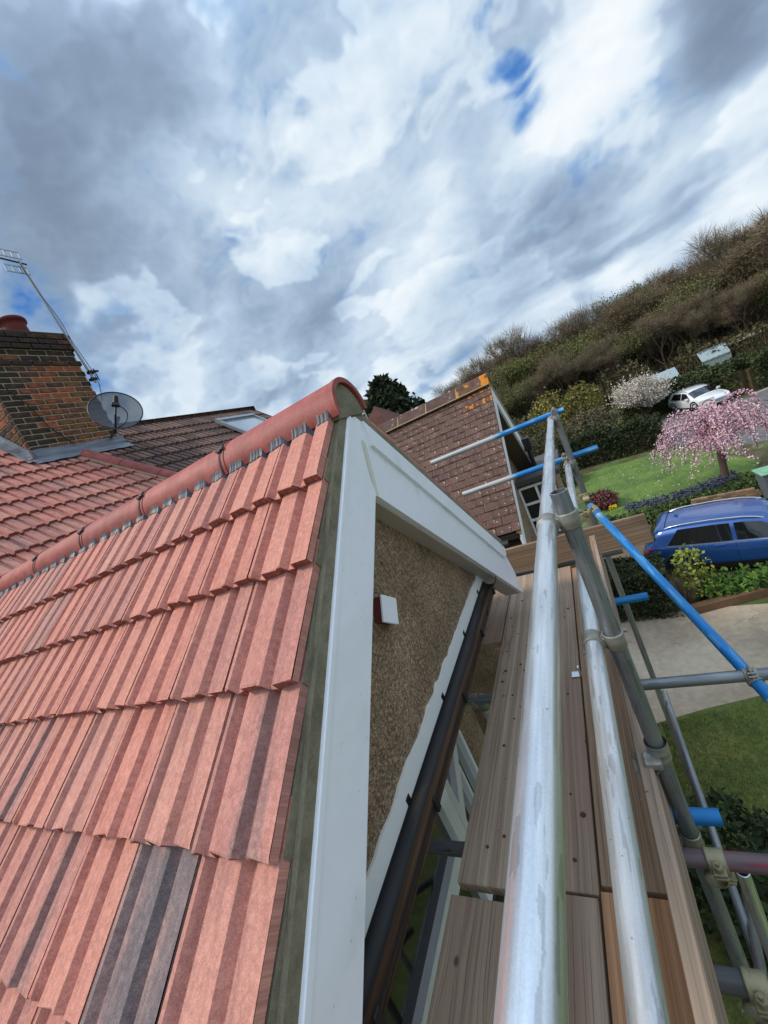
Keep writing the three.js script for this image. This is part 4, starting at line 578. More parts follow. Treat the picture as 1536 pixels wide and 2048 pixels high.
// ---------- plants ----------
const leafM = (o = {}) => new THREE.MeshStandardMaterial({ vertexColors: true, roughness: 0.9, side: THREE.DoubleSide, ...o });
const M_LEAF = leafM(), M_BARK = std({ color: col('#5a4c40'), roughness: 1, bumpMap: grainBump, bumpScale: 0.01 }), M_TWIG = leafM();
const lc = (r, g, b) => [lin(r), lin(g), lin(b)];
class Mass {   // many small faces in one geometry
  constructor(seed) { this.p = []; this.c = []; this.r = rng(seed); }
  tri(a, b, c, k) { this.p.push(...a, ...b, ...c); for (let i = 0; i < 3; i++) this.c.push(...k); }
  leaf(x, y, z, s, k, asp = 1.6) {   // a folded leaf, turned at random
    const r = this.r, t = r() * 6.283, u = Math.acos(2 * r() - 1), d = [Math.sin(u) * Math.cos(t), Math.cos(u), Math.sin(u) * Math.sin(t)], q = r() * 6.283, e0 = Math.abs(d[1]) < 0.9 ? [0, 1, 0] : [1, 0, 0];
    let a = [d[1] * e0[2] - d[2] * e0[1], d[2] * e0[0] - d[0] * e0[2], d[0] * e0[1] - d[1] * e0[0]]; const n = 1 / Math.hypot(...a); a = a.map((v) => v * n); const b = [d[1] * a[2] - d[2] * a[1], d[2] * a[0] - d[0] * a[2], d[0] * a[1] - d[1] * a[0]], cs = Math.cos(q), sn = Math.sin(q);
    const w = a.map((v, i) => (v * cs + b[i] * sn) * s * 0.5), l = d.map((v) => v * s * asp);
    const P = [x, y, z], T = P.map((v, i) => v + l[i]), A = P.map((v, i) => v + l[i] * 0.5 + w[i]), B = P.map((v, i) => v + l[i] * 0.5 - w[i]); this.tri(P, A, T, k); this.tri(P, T, B, k);
  }
  twig(a, b, w, k) { const r = this.r, o = [(r() - 0.5), (r() - 0.5), (r() - 0.5)], n = w / (Math.hypot(...o) + 1e-6); this.tri([a[0] + o[0] * n, a[1] + o[1] * n, a[2] + o[2] * n], [a[0] - o[0] * n, a[1] - o[1] * n, a[2] - o[2] * n], b, k); }
  build() { const g = new THREE.BufferGeometry(); g.setAttribute('position', new THREE.Float32BufferAttribute(this.p, 3)); g.setAttribute('color', new THREE.Float32BufferAttribute(this.c, 3)); g.computeVertexNormals(); return g; }
}
const tone = (r, a, b, j = 0.25) => { const t = r(), k = 1 + (r() - 0.5) * 2 * j; return [0, 1, 2].map((i) => mix(a[i], b[i], t) * k); };
// a branching frame: returns limbs (geometry list) and tips
function frame(seed, { h, lean = 0.1, first = 0.25, spread = 0.75, levels = 4, kids = 3, r0 = 0.16, up = 0.25, shrink = 0.68, droop = 0 }) {
  const r = rng(seed), wood = [], tips = [];
  const grow = (a, d, len, rad, lv) => {
    let p = a.clone(), dir = d.clone(); const n = 2;
    for (let i = 0; i < n; i++) { dir.add(V((r() - 0.5) * 0.3, (r() - 0.5) * 0.2 + (lv ? up * 0.3 : 0) - droop * lv * 0.3, (r() - 0.5) * 0.3)).normalize(); const e = p.clone().addScaledVector(dir, len / n), r1 = rad * (1 - 0.28 * (i + 1) / n); wood.push(new THREE.CylinderGeometry(r1, i ? rad * 0.86 : rad, p.distanceTo(e) * 1.03, lv < 2 ? 7 : 4, 1, true).applyMatrix4(frameTo(p, e))); p = e; if (lv > 1) tips.push([p.clone(), dir.clone(), lv]); }
    if (lv >= levels) return;
    const m = kids + (r() < 0.5 ? 1 : 0), ph = r() * 6.28;
    for (let k = 0; k < m; k++) { const a2 = ph + k * 6.283 / m + (r() - 0.5) * 0.8, t = spread * (0.6 + 0.7 * r()), side = V(Math.cos(a2), 0, Math.sin(a2)), nd = dir.clone().multiplyScalar(Math.cos(t)).addScaledVector(side, Math.sin(t)).add(V(0, up - droop * lv, 0)).normalize(); grow(p, nd, len * shrink * (0.75 + 0.5 * r()), rad * 0.6, lv + 1); }
  };
  grow(V(0, -0.1, 0), V((r() - 0.5) * lean, 1, (r() - 0.5) * lean), h * first, r0, 0);
  return { wood, tips, r };
}
function woodTree(seed, h, kind) {   // kinds: 0 bare, 1 fresh green, 2 brown buds, 3 olive
  const o = frame(seed, { h, first: [0.24, 0.2, 0.22, 0.2][kind], spread: 0.6, levels: 4, kids: 3, r0: h * 0.014, up: 0.36, shrink: 0.78 }), m = new Mass(seed + 1), r = o.r;
  const twigA = lc(136, 121, 98), twigB = lc(100, 88, 70), leafs = [[lc(112, 98, 72), lc(92, 82, 60)], [lc(118, 124, 62), lc(92, 100, 50)], [lc(124, 108, 80), lc(102, 90, 66)], [lc(114, 112, 68), lc(90, 92, 54)]][kind], k = h / 11;
  const lobes = []; for (const [p, d, lv] of o.tips) if (lv >= 3 && r() < [0.16, 0.13, 0.15, 0.14][kind]) lobes.push([p, k * (0.75 + 0.75 * r())]);   // rounded heads of twigs at the ends of the limbs
  for (const [p, R0] of lobes) {
    const n = [200, 130, 170, 150][kind];
    for (let i = 0; i < n; i++) {
      const t = r() * 6.283, c = 1.5 * r() - 0.5, s = Math.sqrt(Math.max(0, 1 - c * c)), d = [Math.cos(t) * s, c, Math.sin(t) * s], q0 = 0.1 + 0.45 * r(), q1 = q0 + 0.3 + 0.35 * r(), a = [0, 1, 2].map((j) => [p.x, p.y, p.z][j] + d[j] * R0 * q0), e = [0, 1, 2].map((j) => [p.x, p.y, p.z][j] + (d[j] + (r() - 0.5) * 0.35 + (j === 1 ? 0.12 : 0)) * R0 * q1);
      m.twig(a, e, 0.007 * k + 0.003, tone(r, twigA, twigB));
      const nl = [0, 3, 1, 2][kind]; for (let q = 0; q < nl; q++) { const f = 0.5 + 0.6 * r(); m.leaf(mix(a[0], e[0], f) + (r() - 0.5) * 0.25, mix(a[1], e[1], f) + (r() - 0.5) * 0.25, mix(a[2], e[2], f) + (r() - 0.5) * 0.25, [0.05, 0.1, 0.07, 0.09][kind] * (0.7 + 0.7 * r()), tone(r, ...leafs)); }
    }
  }
  for (const [p, d, lv] of o.tips) for (let i = 0; i < 3; i++) { const L = k * (0.3 + 0.6 * r()); m.twig([p.x, p.y, p.z], [p.x + (d.x + (r() - 0.5)) * L, p.y + (d.y + 0.2 + (r() - 0.5) * 0.7) * L, p.z + (d.z + (r() - 0.5)) * L], 0.012 * k, tone(r, twigA, twigB)); }
  return { trunk: merge(o.wood), crown: m.build() };
}
const WT = [[1, 11, 0], [2, 11, 1], [3, 11, 2], [4, 11, 3], [5, 11, 0], [6, 11, 2], [7, 11, 3]].map(([s, h, k]) => ({ ...woodTree(s * 17 + 3, h, k), k }));
const WL = ['bare brown tree with fine twigs in the wood beyond the road', 'tree just coming into yellow-green leaf in the wood beyond the road', 'brown budding tree in the wood beyond the road', 'olive-green budding tree in the wood beyond the road'];
{
  const r = rng(404); let first = {};
  const add = (az, D, h, v) => {
    const t = WT[v], x = Math.sin(az) * D, z = -Math.cos(az) * D, s = h / 11; let o = first[v];
    if (!o) { o = first[v] = new THREE.Group(); o.name = numbered('woodland_tree'); scene.add(o); for (const [n, g, m] of [['trunk', t.trunk, M_BARK], ['crown', t.crown, M_LEAF]]) { const q = mesh(g, m); q.name = n; o.add(q); } tag(o, WL[t.k], 'tree', ['bare brown trees of the wood', 'trees of the wood coming into leaf', 'brown budding trees of the wood', 'olive-green budding trees of the wood'][t.k]); } else { o = o.clone(); o.name = numbered('woodland_tree'); scene.add(o); }
    o.position.set(x, 0, z); o.rotation.y = r() * 6.28; o.scale.set(s * (0.95 + 0.3 * r()), s, s * (0.95 + 0.3 * r()));
  };
  for (let i = 0; i < 18; i++) { const az = (-12 + i * 2.15 + (r() - 0.5) * 1.2) * Math.PI / 180; add(az, 60 + r() * 5, (i < 5 ? 12.4 : 11.4) + r() * 2.2 + (i > 13 ? 0.8 : 0), i < 5 ? [0, 4, 0, 2, 4][i] : [0, 2, 4, 6, 5, 0, 3, 4][Math.floor(r() * 8)]); }
  for (let i = 0; i < 21; i++) { const az = (-11 + i * 1.8 + (r() - 0.5) * 1.4) * Math.PI / 180; add(az, 55 + r() * 3, 9.8 + r() * 2.0, [0, 3, 2, 6, 5, 1, 3, 1][Math.floor(r() * 8)]); }
  for (let i = 0; i < 18; i++) { const az = (-9 + i * 2.0 + (r() - 0.5) * 1.4) * Math.PI / 180; add(az, 49.5 + r() * 3, 6.6 + r() * 2.6, [0, 2, 4, 5, 3, 6][Math.floor(r() * 6)]); }
  for (let i = 0; i < 14; i++) { const az = (-11 + i * 2.7) * Math.PI / 180; add(az, 69 + r() * 4, 10.5 + r() * 1.6, [3, 2, 6, 5][Math.floor(r() * 4)]); }
  const u = new Mass(9);   // undergrowth
  for (let i = 0; i < 52000; i++) { const az = (-14 + r() * 42) * Math.PI / 180, D = 47.5 + r() * 20, hh = (1.2 + (D > 54 ? 4.4 : 3) * noise3(az * 22, D * 0.4, 3)) * Math.sqrt(r()), x = Math.sin(az) * D, z = -Math.cos(az) * D; if (i % 3) u.leaf(x, G + hh, z, 0.13 + r() * 0.14, tone(r, lc(98, 90, 60), lc(66, 68, 42), 0.35)); else u.twig([x, G + hh * 0.5, z], [x + (r() - 0.5) * 1.2, G + hh + 0.8, z + (r() - 0.5) * 1.2], 0.03, tone(r, lc(100, 88, 66), lc(70, 60, 48))); }
  single('undergrowth', u.build(), M_LEAF, [0, G, -52], 'tangled brown and olive undergrowth at the foot of the wood', 'undergrowth', null, 'stuff');
}
// a hedge or bush: leaves over a solid dark core
function bushMass(seed, n, shape, size, a, b, extra) { const m = new Mass(seed), r = m.r; for (let i = 0; i < n; i++) { const p = shape(r); m.leaf(p[0], p[1], p[2], size * (0.6 + 0.8 * r()), tone(r, a, b, 0.3)); } if (extra) extra(m, r); return m.build(); }
function hedge(name, label, pts, h, w, n, size, a, b, seed, extra) {   // along a line of [x, z]
  const t = thing(name, label, 'hedge', [pts[0][0], G, pts[0][1]]), seg = []; let L = 0; for (let i = 0; i + 1 < pts.length; i++) { const l = Math.hypot(pts[i + 1][0] - pts[i][0], pts[i + 1][1] - pts[i][1]); seg.push([L, l, i]); L += l; }
  const at = (d) => { const s = seg.find((q) => d <= q[0] + q[1] + 1e-6) || seg[seg.length - 1], f = (d - s[0]) / s[1], A = pts[s[2]], B = pts[s[2] + 1]; return [mix(A[0], B[0], f), mix(A[1], B[1], f), (B[0] - A[0]) / s[1], (B[1] - A[1]) / s[1]]; };
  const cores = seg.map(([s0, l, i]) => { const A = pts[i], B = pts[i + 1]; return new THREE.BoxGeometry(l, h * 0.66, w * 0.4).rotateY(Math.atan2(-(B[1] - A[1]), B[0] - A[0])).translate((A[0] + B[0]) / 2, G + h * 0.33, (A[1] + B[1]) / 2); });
  put(t, 'hedge_core', cores, std({ color: col('#5b5138'), roughness: 1 }));  // solid boxes added to fill the hedge, coloured like branches
  put(t, 'foliage', bushMass(seed, n, (r) => { const [x, z, dx, dz] = at(r() * L), q = r() * 2 - 1, top = h * (0.86 + 0.28 * noise3(x * 1.7, z * 1.7, seed)), e = Math.sqrt(Math.max(0, 1 - Math.abs(q) ** 4)), y = r() < 0.45 ? top * e * (0.93 + 0.1 * r()) : top * r(), o = (r() < 0.5 ? q : Math.sign(q) * (0.85 + 0.2 * r())) * w * 0.5; return [x - dz * o, G + Math.max(0.02, y), z + dx * o]; }, size, a, b, extra), M_LEAF);
  return t;
}
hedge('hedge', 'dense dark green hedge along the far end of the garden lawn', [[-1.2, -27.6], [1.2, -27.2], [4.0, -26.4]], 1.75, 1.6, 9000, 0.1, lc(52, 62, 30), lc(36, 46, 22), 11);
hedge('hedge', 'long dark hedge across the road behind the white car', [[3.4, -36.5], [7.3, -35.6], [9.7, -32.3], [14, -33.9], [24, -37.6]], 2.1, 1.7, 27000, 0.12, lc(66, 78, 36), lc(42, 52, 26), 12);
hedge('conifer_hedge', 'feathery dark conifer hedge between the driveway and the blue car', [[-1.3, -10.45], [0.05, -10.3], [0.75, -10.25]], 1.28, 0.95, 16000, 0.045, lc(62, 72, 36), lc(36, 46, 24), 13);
function bush(name, label, [x, z], rx, h, n, size, a, b, seed, group, extra) {
  const t = thing(name, label, 'shrub', [x, G, z], group); const r = rng(seed + 5), stems = []; for (let i = 0; i < 7; i++) stems.push(rod([x + (r() - 0.5) * rx * 0.3, G, z + (r() - 0.5) * rx * 0.3], [x + (r() - 0.5) * rx * 1.3, G + h * (0.5 + 0.4 * r()), z + (r() - 0.5) * rx * 1.3], 0.02, 5, 0.006));
  put(t, 'stem', stems, M_BARK, null, 'stuff');
  put(t, 'foliage', bushMass(seed, n, (q) => { const a2 = q() * 6.283, e = Math.acos(2 * q() - 1), k = 0.55 + 0.5 * noise3(Math.cos(a2) * 2.5 + seed, Math.cos(e) * 2.5, Math.sin(a2) * 2.5), rr = k * Math.cbrt(0.25 + 0.75 * q()); return [x + Math.cos(a2) * Math.sin(e) * rx * rr, G + Math.max(0.02, h * 0.5 + Math.cos(e) * h * 0.55 * rr * 1.2), z + Math.sin(a2) * Math.sin(e) * rx * rr]; }, size, a, b, extra), M_LEAF); return t;
}
bush('red_shrub', 'low dark red shrub at the edge of the garden lawn', [0.05, -18.6], 0.75, 0.75, 1500, 0.07, lc(118, 66, 66), lc(84, 46, 50), 21);
bush('olive_shrub', 'tall yellow-olive shrub in front of the wood', [-1.6, -41], 2.3, 4.4, 2600, 0.14, lc(138, 128, 62), lc(104, 100, 50), 22);
bush('olive_shrub', 'yellow-olive shrub next to the taller olive one', [1.4, -42], 2.0, 4.0, 2300, 0.14, lc(132, 124, 60), lc(100, 98, 48), 23);
bush('brown_shrub', 'twiggy brown-green shrub behind the end of the scaffold', [-2.6, -30], 2.6, 2.7, 2600, 0.12, lc(96, 90, 58), lc(66, 66, 40), 24);
bush('brown_shrub', 'wide grey-brown shrub behind the dark hedge', [0.8, -33], 2.8, 2.6, 2600, 0.12, lc(104, 94, 70), lc(70, 66, 46), 25);
bush('brown_shrub', 'olive shrub beside the neighbouring gable', [-4.6, -38], 3, 3.8, 2600, 0.14, lc(98, 92, 56), lc(64, 64, 38), 26);
bush('green_shrub', 'green shrub against the dark hedge at the lawn corner', [-1.6, -24], 1.3, 1.5, 2200, 0.08, lc(74, 84, 44), lc(50, 58, 32), 27);
bush('young_shrub', 'young shrub with bright yellow-green leaves in front of the blue car', [1.28, -10.35], 0.5, 1.45, 420, 0.062, lc(150, 158, 62), lc(110, 122, 46), 28, null);
bush('dry_shrub', 'dry beige twiggy plant between the hedge and the bright shrub', [0.92, -10.2], 0.48, 0.95, 60, 0.03, lc(120, 104, 80), lc(96, 84, 64), 29, null, (m, r) => { for (let i = 0; i < 420; i++) { const a = r() * 6.28, d = r() * 0.35, x = 0.92 + Math.cos(a) * d * 0.4, z = -10.2 + Math.sin(a) * d * 0.4; m.twig([x, G, z], [0.92 + Math.cos(a) * d * 1.5, G + 0.5 + r() * 0.6, -10.2 + Math.sin(a) * d * 1.5], 0.004, tone(r, lc(150, 132, 104), lc(104, 90, 70))); } });
bush('leafy_shrub', 'dark leafy shrub on the ground under the scaffold', [0.12, -3.85], 0.9, 1.5, 2600, 0.06, lc(58, 74, 36), lc(34, 46, 22), 30);
bush('leafy_shrub', 'glossy shrub against the house wall under the platform', [-0.95, -1.2], 0.7, 1.6, 1800, 0.06, lc(54, 70, 32), lc(30, 42, 20), 31);
{ // planting along the edges: ground cover nobody could count
  const cover = (name, label, seed, n, shape, size, a, b, base) => single(name, bushMass(seed, n, shape, size, a, b), M_LEAF, [base[0], G, base[1]], label, 'ground cover', null, 'stuff');
  cover('border_plants', 'low green planting along the near edge of the garden lawn', 41, 7000, (r) => { const t = r(), q = r(); return [-0.2 + 4.9 * t, G + 0.03 + 0.3 * r() * (0.4 + noise3(t * 12, q * 3, 1)), -15.9 - 0.9 * q + 0.4 * Math.sin(t * 4)]; }, 0.07, lc(84, 104, 50), lc(52, 66, 34), [1, -16]);
  cover('blue_flowers', 'drift of small blue flowers in the lawn border', 42, 2600, (r) => { const t = r(); return [0.7 + 3.6 * t, G + 0.2 + 0.2 * r(), -16.75 - 0.7 * r() + 0.3 * Math.sin(t * 4)]; }, 0.05, lc(84, 88, 116), lc(62, 68, 84), [2, -16.8]);
  cover('verge_plants', 'bright green leafy plants on the bank above the driveway', 43, 5200, (r) => { const t = r(), q = r(); return [1.35 + 5 * t, G + 0.12 + 0.34 * r() * (0.3 + noise3(t * 16, q * 3, 5)), -10.0 - 0.75 * q - 0.8 * t * t]; }, 0.07, lc(96, 132, 50), lc(58, 86, 34), [3, -10]);
  cover('yellow_flowers', 'yellow daffodils at the corner of the lawn', 44, 60, (r) => [0.3 + 0.25 * (r() - 0.5), G + 0.25 + 0.12 * r(), -17.6 + 0.25 * (r() - 0.5)], 0.05, lc(232, 200, 40), lc(220, 180, 30), [0.3, -17.6]);
  cover('fallen_petals', 'pale petals and daisies scattered on the garden lawn', 45, 420, (r) => [0.2 + 4.3 * r(), G + 0.03, -17.3 - 7 * r()], 0.03, lc(220, 214, 196), lc(200, 190, 180), [2, -20]);
  const gr = new Mass(46), r = gr.r; for (let i = 0; i < 26000; i++) { const x = -0.5 + 3.4 * r() * r() + 0.2, z = -3.4 - 3.9 * r(); if (z < -6.75 - 0.25 * x) continue; gr.twig([x, G + 0.02, z], [x + (r() - 0.5) * 0.04, G + 0.05 + 0.04 * r(), z + (r() - 0.5) * 0.04], 0.004, tone(r, lc(116, 120, 58), lc(84, 94, 42), 0.3)); }
  single('grass', gr.build(), M_LEAF, [0, G, -5], 'short grass of the front lawn beside the driveway', 'grass', null, 'stuff');
}
{ // weeping cherry in pink blossom
  const bx = 3.95, bz = -17.4, t = thing('weeping_cherry', 'small weeping cherry tree covered in pink blossom on the lawn', 'tree', [bx, G, bz]), r = rng(66), bark = std({ color: col('#5d4a42'), roughness: 1 }), m = new Mass(67), limbs = [], tw = new Mass(68);
  const top = V(bx + 0.14, G + 1.8, bz + 0.05);
  put(t, 'trunk', [rod([bx, G - 0.05, bz], [bx + 0.06, G + 0.9, bz], 0.14, 12, 0.11), rod([bx + 0.06, G + 0.88, bz], top.toArray(), 0.122, 12, 0.13), new THREE.IcosahedronGeometry(0.17, 1).translate(top.x, top.y, top.z)], bark);
  const petal = (p, s = 0.05) => m.leaf(p.x + (r() - 0.5) * 0.09, p.y + (r() - 0.5) * 0.09, p.z + (r() - 0.5) * 0.09, s * (0.7 + 0.7 * r()), tone(r, lc(238, 204, 214), lc(218, 168, 186), 0.16), 1.1);
  for (let i = 0; i < 58; i++) {
    const a = i / 58 * 6.283 * 2 + r() * 0.3, reach = 0.3 + 1.75 * r(), rise = 0.15 + 1.15 * r(), h = V(Math.cos(a), 0, Math.sin(a));
    const c = new THREE.CatmullRomCurve3([top, top.clone().addScaledVector(h, reach * 0.3).add(V(0, rise * 0.75, 0)), top.clone().addScaledVector(h, reach * 0.7).add(V(0, rise, 0)), top.clone().addScaledVector(h, reach).add(V(0, rise * 0.5, 0)), top.clone().addScaledVector(h, reach * 1.12).add(V(0, rise * 0.2 - 0.15 - 0.45 * r(), 0))]);
    limbs.push(new THREE.TubeGeometry(c, 14, 0.011, 5));
    for (let k = 0; k < 110; k++) petal(c.getPoint(0.18 + 0.82 * r()).add(V((r() - 0.5) * 0.2, (r() - 0.5) * 0.2, (r() - 0.5) * 0.2)), 0.045);
    for (let s = 0; s < 7; s++) {   // hanging sprays
      const f = 0.3 + 0.7 * s / 9 + 0.05 * r(), p = c.getPoint(Math.min(1, f)), len = 0.15 + 0.6 * r() * r() + 0.2 * r(), sw = V((r() - 0.5) * 0.5, 0, (r() - 0.5) * 0.4).addScaledVector(h, 0.15), e = p.clone().add(sw).add(V(0, -len, 0)); if (e.y < G + 0.95) e.y = G + 0.95 + 0.3 * r();
      tw.twig(p.toArray(), e.toArray(), 0.008, lc(90, 70, 64)); const n = Math.floor(46 * len); for (let k = 0; k < n; k++) petal(p.clone().lerp(e, r()).add(V((r() - 0.5) * 0.18, 0, (r() - 0.5) * 0.18)), 0.04);
    }
  }
  { const c = new THREE.CatmullRomCurve3([top, top.clone().add(V(0.3, 0.9, -0.1)), top.clone().add(V(0.75, 1.28, -0.15)), top.clone().add(V(1.15, 1.15, -0.1)), top.clone().add(V(1.3, 0.75, 0))]); limbs.push(new THREE.TubeGeometry(c, 18, 0.011, 5)); for (let k = 0; k < 150; k++) petal(c.getPoint(0.35 + 0.65 * r()), 0.055); }
  put(t, 'limbs', limbs, bark); put(t, 'twigs', tw.build(), M_TWIG, null, 'stuff'); put(t, 'blossom', m.build(), leafM({ roughness: 0.8 }), 'pink blossom on hanging sprays');
}
{ // white blossom
  const bx = 4.3, bz = -33.4, t = thing('blossom_tree', 'bushy tree in white blossom behind the dark hedge', 'tree', [bx, G, bz]), o = frame(91, { h: 3.9, first: 0.2, spread: 0.85, levels: 4, kids: 4, r0: 0.09, up: 0.16, shrink: 0.8 }), m = new Mass(92), r = o.r;
  for (const [p, d] of o.tips) for (let i = 0; i < 3; i++) { const L = 0.4 + 0.5 * r(), e = [p.x + (d.x + (r() - 0.5) * 1.1) * L, p.y + (d.y + (r() - 0.2) * 0.9) * L, p.z + (d.z + (r() - 0.5) * 1.1) * L]; m.twig([p.x, p.y, p.z], e, 0.018, lc(120, 108, 92)); for (let k = 0; k < 7; k++) { const q = r(); m.leaf(mix(p.x, e[0], q), mix(p.y, e[1], q), mix(p.z, e[2], q), 0.06 + 0.04 * r(), tone(r, lc(226, 218, 208), lc(190, 180, 166), 0.12), 1.1); } }
  put(t, 'trunk', merge(o.wood).translate(bx, G, bz), M_BARK); put(t, 'crown', m.build().translate(bx, G, bz), M_LEAF);
}
{ // dark conifer behind the roofs
  const bx = -9.75, bz = -25, top = 3.7, t = thing('conifer', 'dark green conifer rising behind the brown roofs', 'tree', [bx, G, bz]), m = new Mass(93), r = m.r, hh = top - G;
  put(t, 'trunk', rod([bx, G, bz], [bx, top - 0.6, bz], 0.3, 9, 0.05), M_BARK);
  for (let i = 0; i < 1100; i++) { const f = r(), y = top - f * hh * 0.75, R0 = 0.5 + f * 5, a = r() * 6.283, L = R0 * (0.75 + 0.5 * r()); for (let k = 0; k < 15; k++) { const q = 0.3 + 0.7 * k / 15; m.leaf(bx + Math.cos(a) * L * q + (r() - 0.5) * 0.25, y - 0.1 * L * q + 0.35 * q * q * L * 0.4 + (r() - 0.5) * 0.25, bz + Math.sin(a) * L * q + (r() - 0.5) * 0.25, 0.2 + 0.12 * r(), tone(r, lc(48, 60, 34), lc(28, 38, 22), 0.3), 1.8); } }
  put(t, 'crown', m.build(), M_LEAF);
}

// ---------- cars ----------
function car(name, label, paint, { L = 4.45, tall = 0.88 } = {}) {
  const t = new THREE.Group(); t.name = numbered(name); tag(t, label, 'car'); scene.add(t);
  const lerpT = (T, s) => { let i = 0; while (i < T.length - 2 && T[i + 1][0] < s) i++; const [a, ...p] = T[i], [b, ...q] = T[i + 1], f = clamp((s - a) / (b - a)); return p.map((v, k) => mix(v, q[k], f)); };
  //            s     w     sill  belt  roofW roofY
  const T = [[0.00, 0.74, 0.50, 0.86, 0.66, 0.90], [0.04, 0.80, 0.36, 0.95, 0.68, 1.03], [0.16, 0.85, 0.30, 1.03, 0.66, 1.2], [0.36, 0.875, 0.27, 1.05, 0.60, 1.45], [0.50, 0.885, 0.26, 1.045, 0.585, 1.535], [0.95, 0.895, 0.25, 1.03, 0.595, 1.585], [1.6, 0.9, 0.25, 1.01, 0.60, 1.6], [2.2, 0.9, 0.25, 1.0, 0.60, 1.575], [2.6, 0.9, 0.25, 0.99, 0.59, 1.5], [3.0, 0.895, 0.25, 0.985, 0.6, 1.27], [3.35, 0.89, 0.25, 0.97, 0.62, 1.04], [3.8, 0.88, 0.26, 0.9, 0.60, 0.96], [4.2, 0.84, 0.28, 0.8, 0.56, 0.86], [4.4, 0.74, 0.34, 0.64, 0.5, 0.7], [4.45, 0.68, 0.4, 0.58, 0.46, 0.62]].map((r) => [r[0] * L / 4.45, ...r.slice(1)]);
  const sec = (s) => { const [w, b, be, rw, ry] = lerpT(T, s); return [[0, b], [w * 0.9, b], [w * 0.985, b + 0.1], [w, b + 0.28], [w * 0.995, be - 0.14], [w * 0.965, be - 0.03], [w * 0.945, be], [rw + 0.06, Math.max(be + 0.004, ry - 0.075)], [rw - 0.03, Math.max(be + 0.006, ry - 0.018)], [rw * 0.55, Math.max(be + 0.008, ry + 0.012)], [0, Math.max(be + 0.01, ry + 0.02)]].map(([x, y]) => [x, y * tall]); };
  const at = (s, u) => { const q = sec(s), i = Math.min(q.length - 2, Math.floor(u)), f = u - i; return [mix(q[i][0], q[i + 1][0], f), mix(q[i][1], q[i + 1][1], f)]; };
  function patch(s0, s1, u0, u1, off, side, ns = 14, nu = 6, edge) {   // a piece of the shell lifted by off; along x from the tail, side +1 or -1, 0 both
    const pos = [], P = (i, j, k) => { let s = mix(s0, s1, i / ns), f = j / nu; if (edge) { const [e0, e1] = edge(f); s = mix(e0, e1, i / ns); } const u = mix(u0, u1, f), [z, y] = at(s, u), [za, ya] = at(s, Math.min(9.99, u + 0.02)), [zb, yb] = at(s, Math.max(0, u - 0.02)); let nz = ya - yb, ny = -(za - zb); const l = Math.hypot(nz, ny) || 1; nz /= l; ny /= l; const e = 0.03, [z2, y2] = at(Math.min(L, s + e), u), [z1, y1] = at(Math.max(0, s - e), u), nx = -((z2 - z1) * nz + (y2 - y1) * ny) / (2 * e), ll = Math.hypot(1, nx); return [s + off * nx / ll, y + off * ny / ll, k * (z + off * nz / ll)]; };
    for (const k of side ? [side] : [1, -1]) for (let i = 0; i < ns; i++) for (let j = 0; j < nu; j++) { const q = [P(i, j, k), P(i + 1, j, k), P(i + 1, j + 1, k), P(i, j + 1, k)]; const o = k > 0 ? [0, 1, 2, 0, 2, 3] : [0, 2, 1, 0, 3, 2]; for (const v of o) pos.push(...q[v]); }
    const g = new THREE.BufferGeometry(); g.setAttribute('position', new THREE.Float32BufferAttribute(pos, 3)); g.computeVertexNormals(); return toCreasedNormals(g, 0.7);
  }
  const part = (n, g, m, p = t) => { const q = mesh(Array.isArray(g) ? merge(g) : g, m); q.name = n; p.add(q); return q; };
  const dk = std({ color: col('#17181a'), roughness: 0.55, side: THREE.DoubleSide }), gl = new THREE.MeshPhysicalMaterial({ color: col('#14191d'), roughness: 0.05, clearcoat: 1, side: THREE.DoubleSide }), chrome = std({ color: col('#c9ccd0'), metalness: 0.9, roughness: 0.25 });
  paint.side = THREE.DoubleSide;
  const body = part('body', [patch(0, L, 0, 10, 0, 0, 60, 30)], paint);
  // tail and nose caps
  const cap = (s) => { const q = sec(s), sh = new THREE.Shape([...q.map(([x, y]) => new THREE.Vector2(x, y)), ...q.slice(1, -1).reverse().map(([x, y]) => new THREE.Vector2(-x, y))]); return new THREE.ShapeGeometry(sh).rotateY(s ? Math.PI / 2 : -Math.PI / 2).translate(s, 0, 0); };
  part('bumper', [cap(0.0)], paint, body); part('front_bumper', [cap(L)], paint, body);
  const k = L / 4.45;
  for (const sd of [1, -1]) {
    part('cladding', [patch(0.02, L - 0.05, 0.9, 2.6, 0.008, sd, 40, 4)], dk);
    const [wa, wb] = [0.62 * k, 3.2 * k];
    part('side_window', [patch(wa, 1.95 * k, 6.08, 6.93, 0.006, sd, 16, 5, (f) => [(0.62 + 0.28 * f) * k, 1.93 * k])], gl); part('side_window', [patch(2.0 * k, wb, 6.08, 6.93, 0.006, sd, 16, 5, (f) => [2.01 * k, (3.12 - 0.62 * f) * k])], gl);
    part('window_trim', [patch(0.6 * k, 3.15 * k, 5.97, 6.05, 0.009, sd, 20, 1)], chrome);
    part('tail_light', [patch(0.015, 0.36 * k, 4.25, 5.3, 0.012, sd, 8, 4, (f) => [0.015, (0.16 + 0.22 * f) * k])], new THREE.MeshPhysicalMaterial({ color: col('#a3141c'), roughness: 0.2, clearcoat: 1, side: THREE.DoubleSide }));
    part('headlight', [patch(4.05 * k, 4.4 * k, 4.4, 5.6, 0.01, sd, 8, 3)], std({ color: col('#d6dce0'), roughness: 0.15, side: THREE.DoubleSide }));
    for (const s of [1.72, 2.78]) { const [z, y] = at(s * k, 5.0); part('door_handle', new RoundedBoxGeometry(0.2, 0.035, 0.03, 1, 0.012).translate(s * k - 0.05, y - 0.02, sd * (z + 0.012)), paint); }
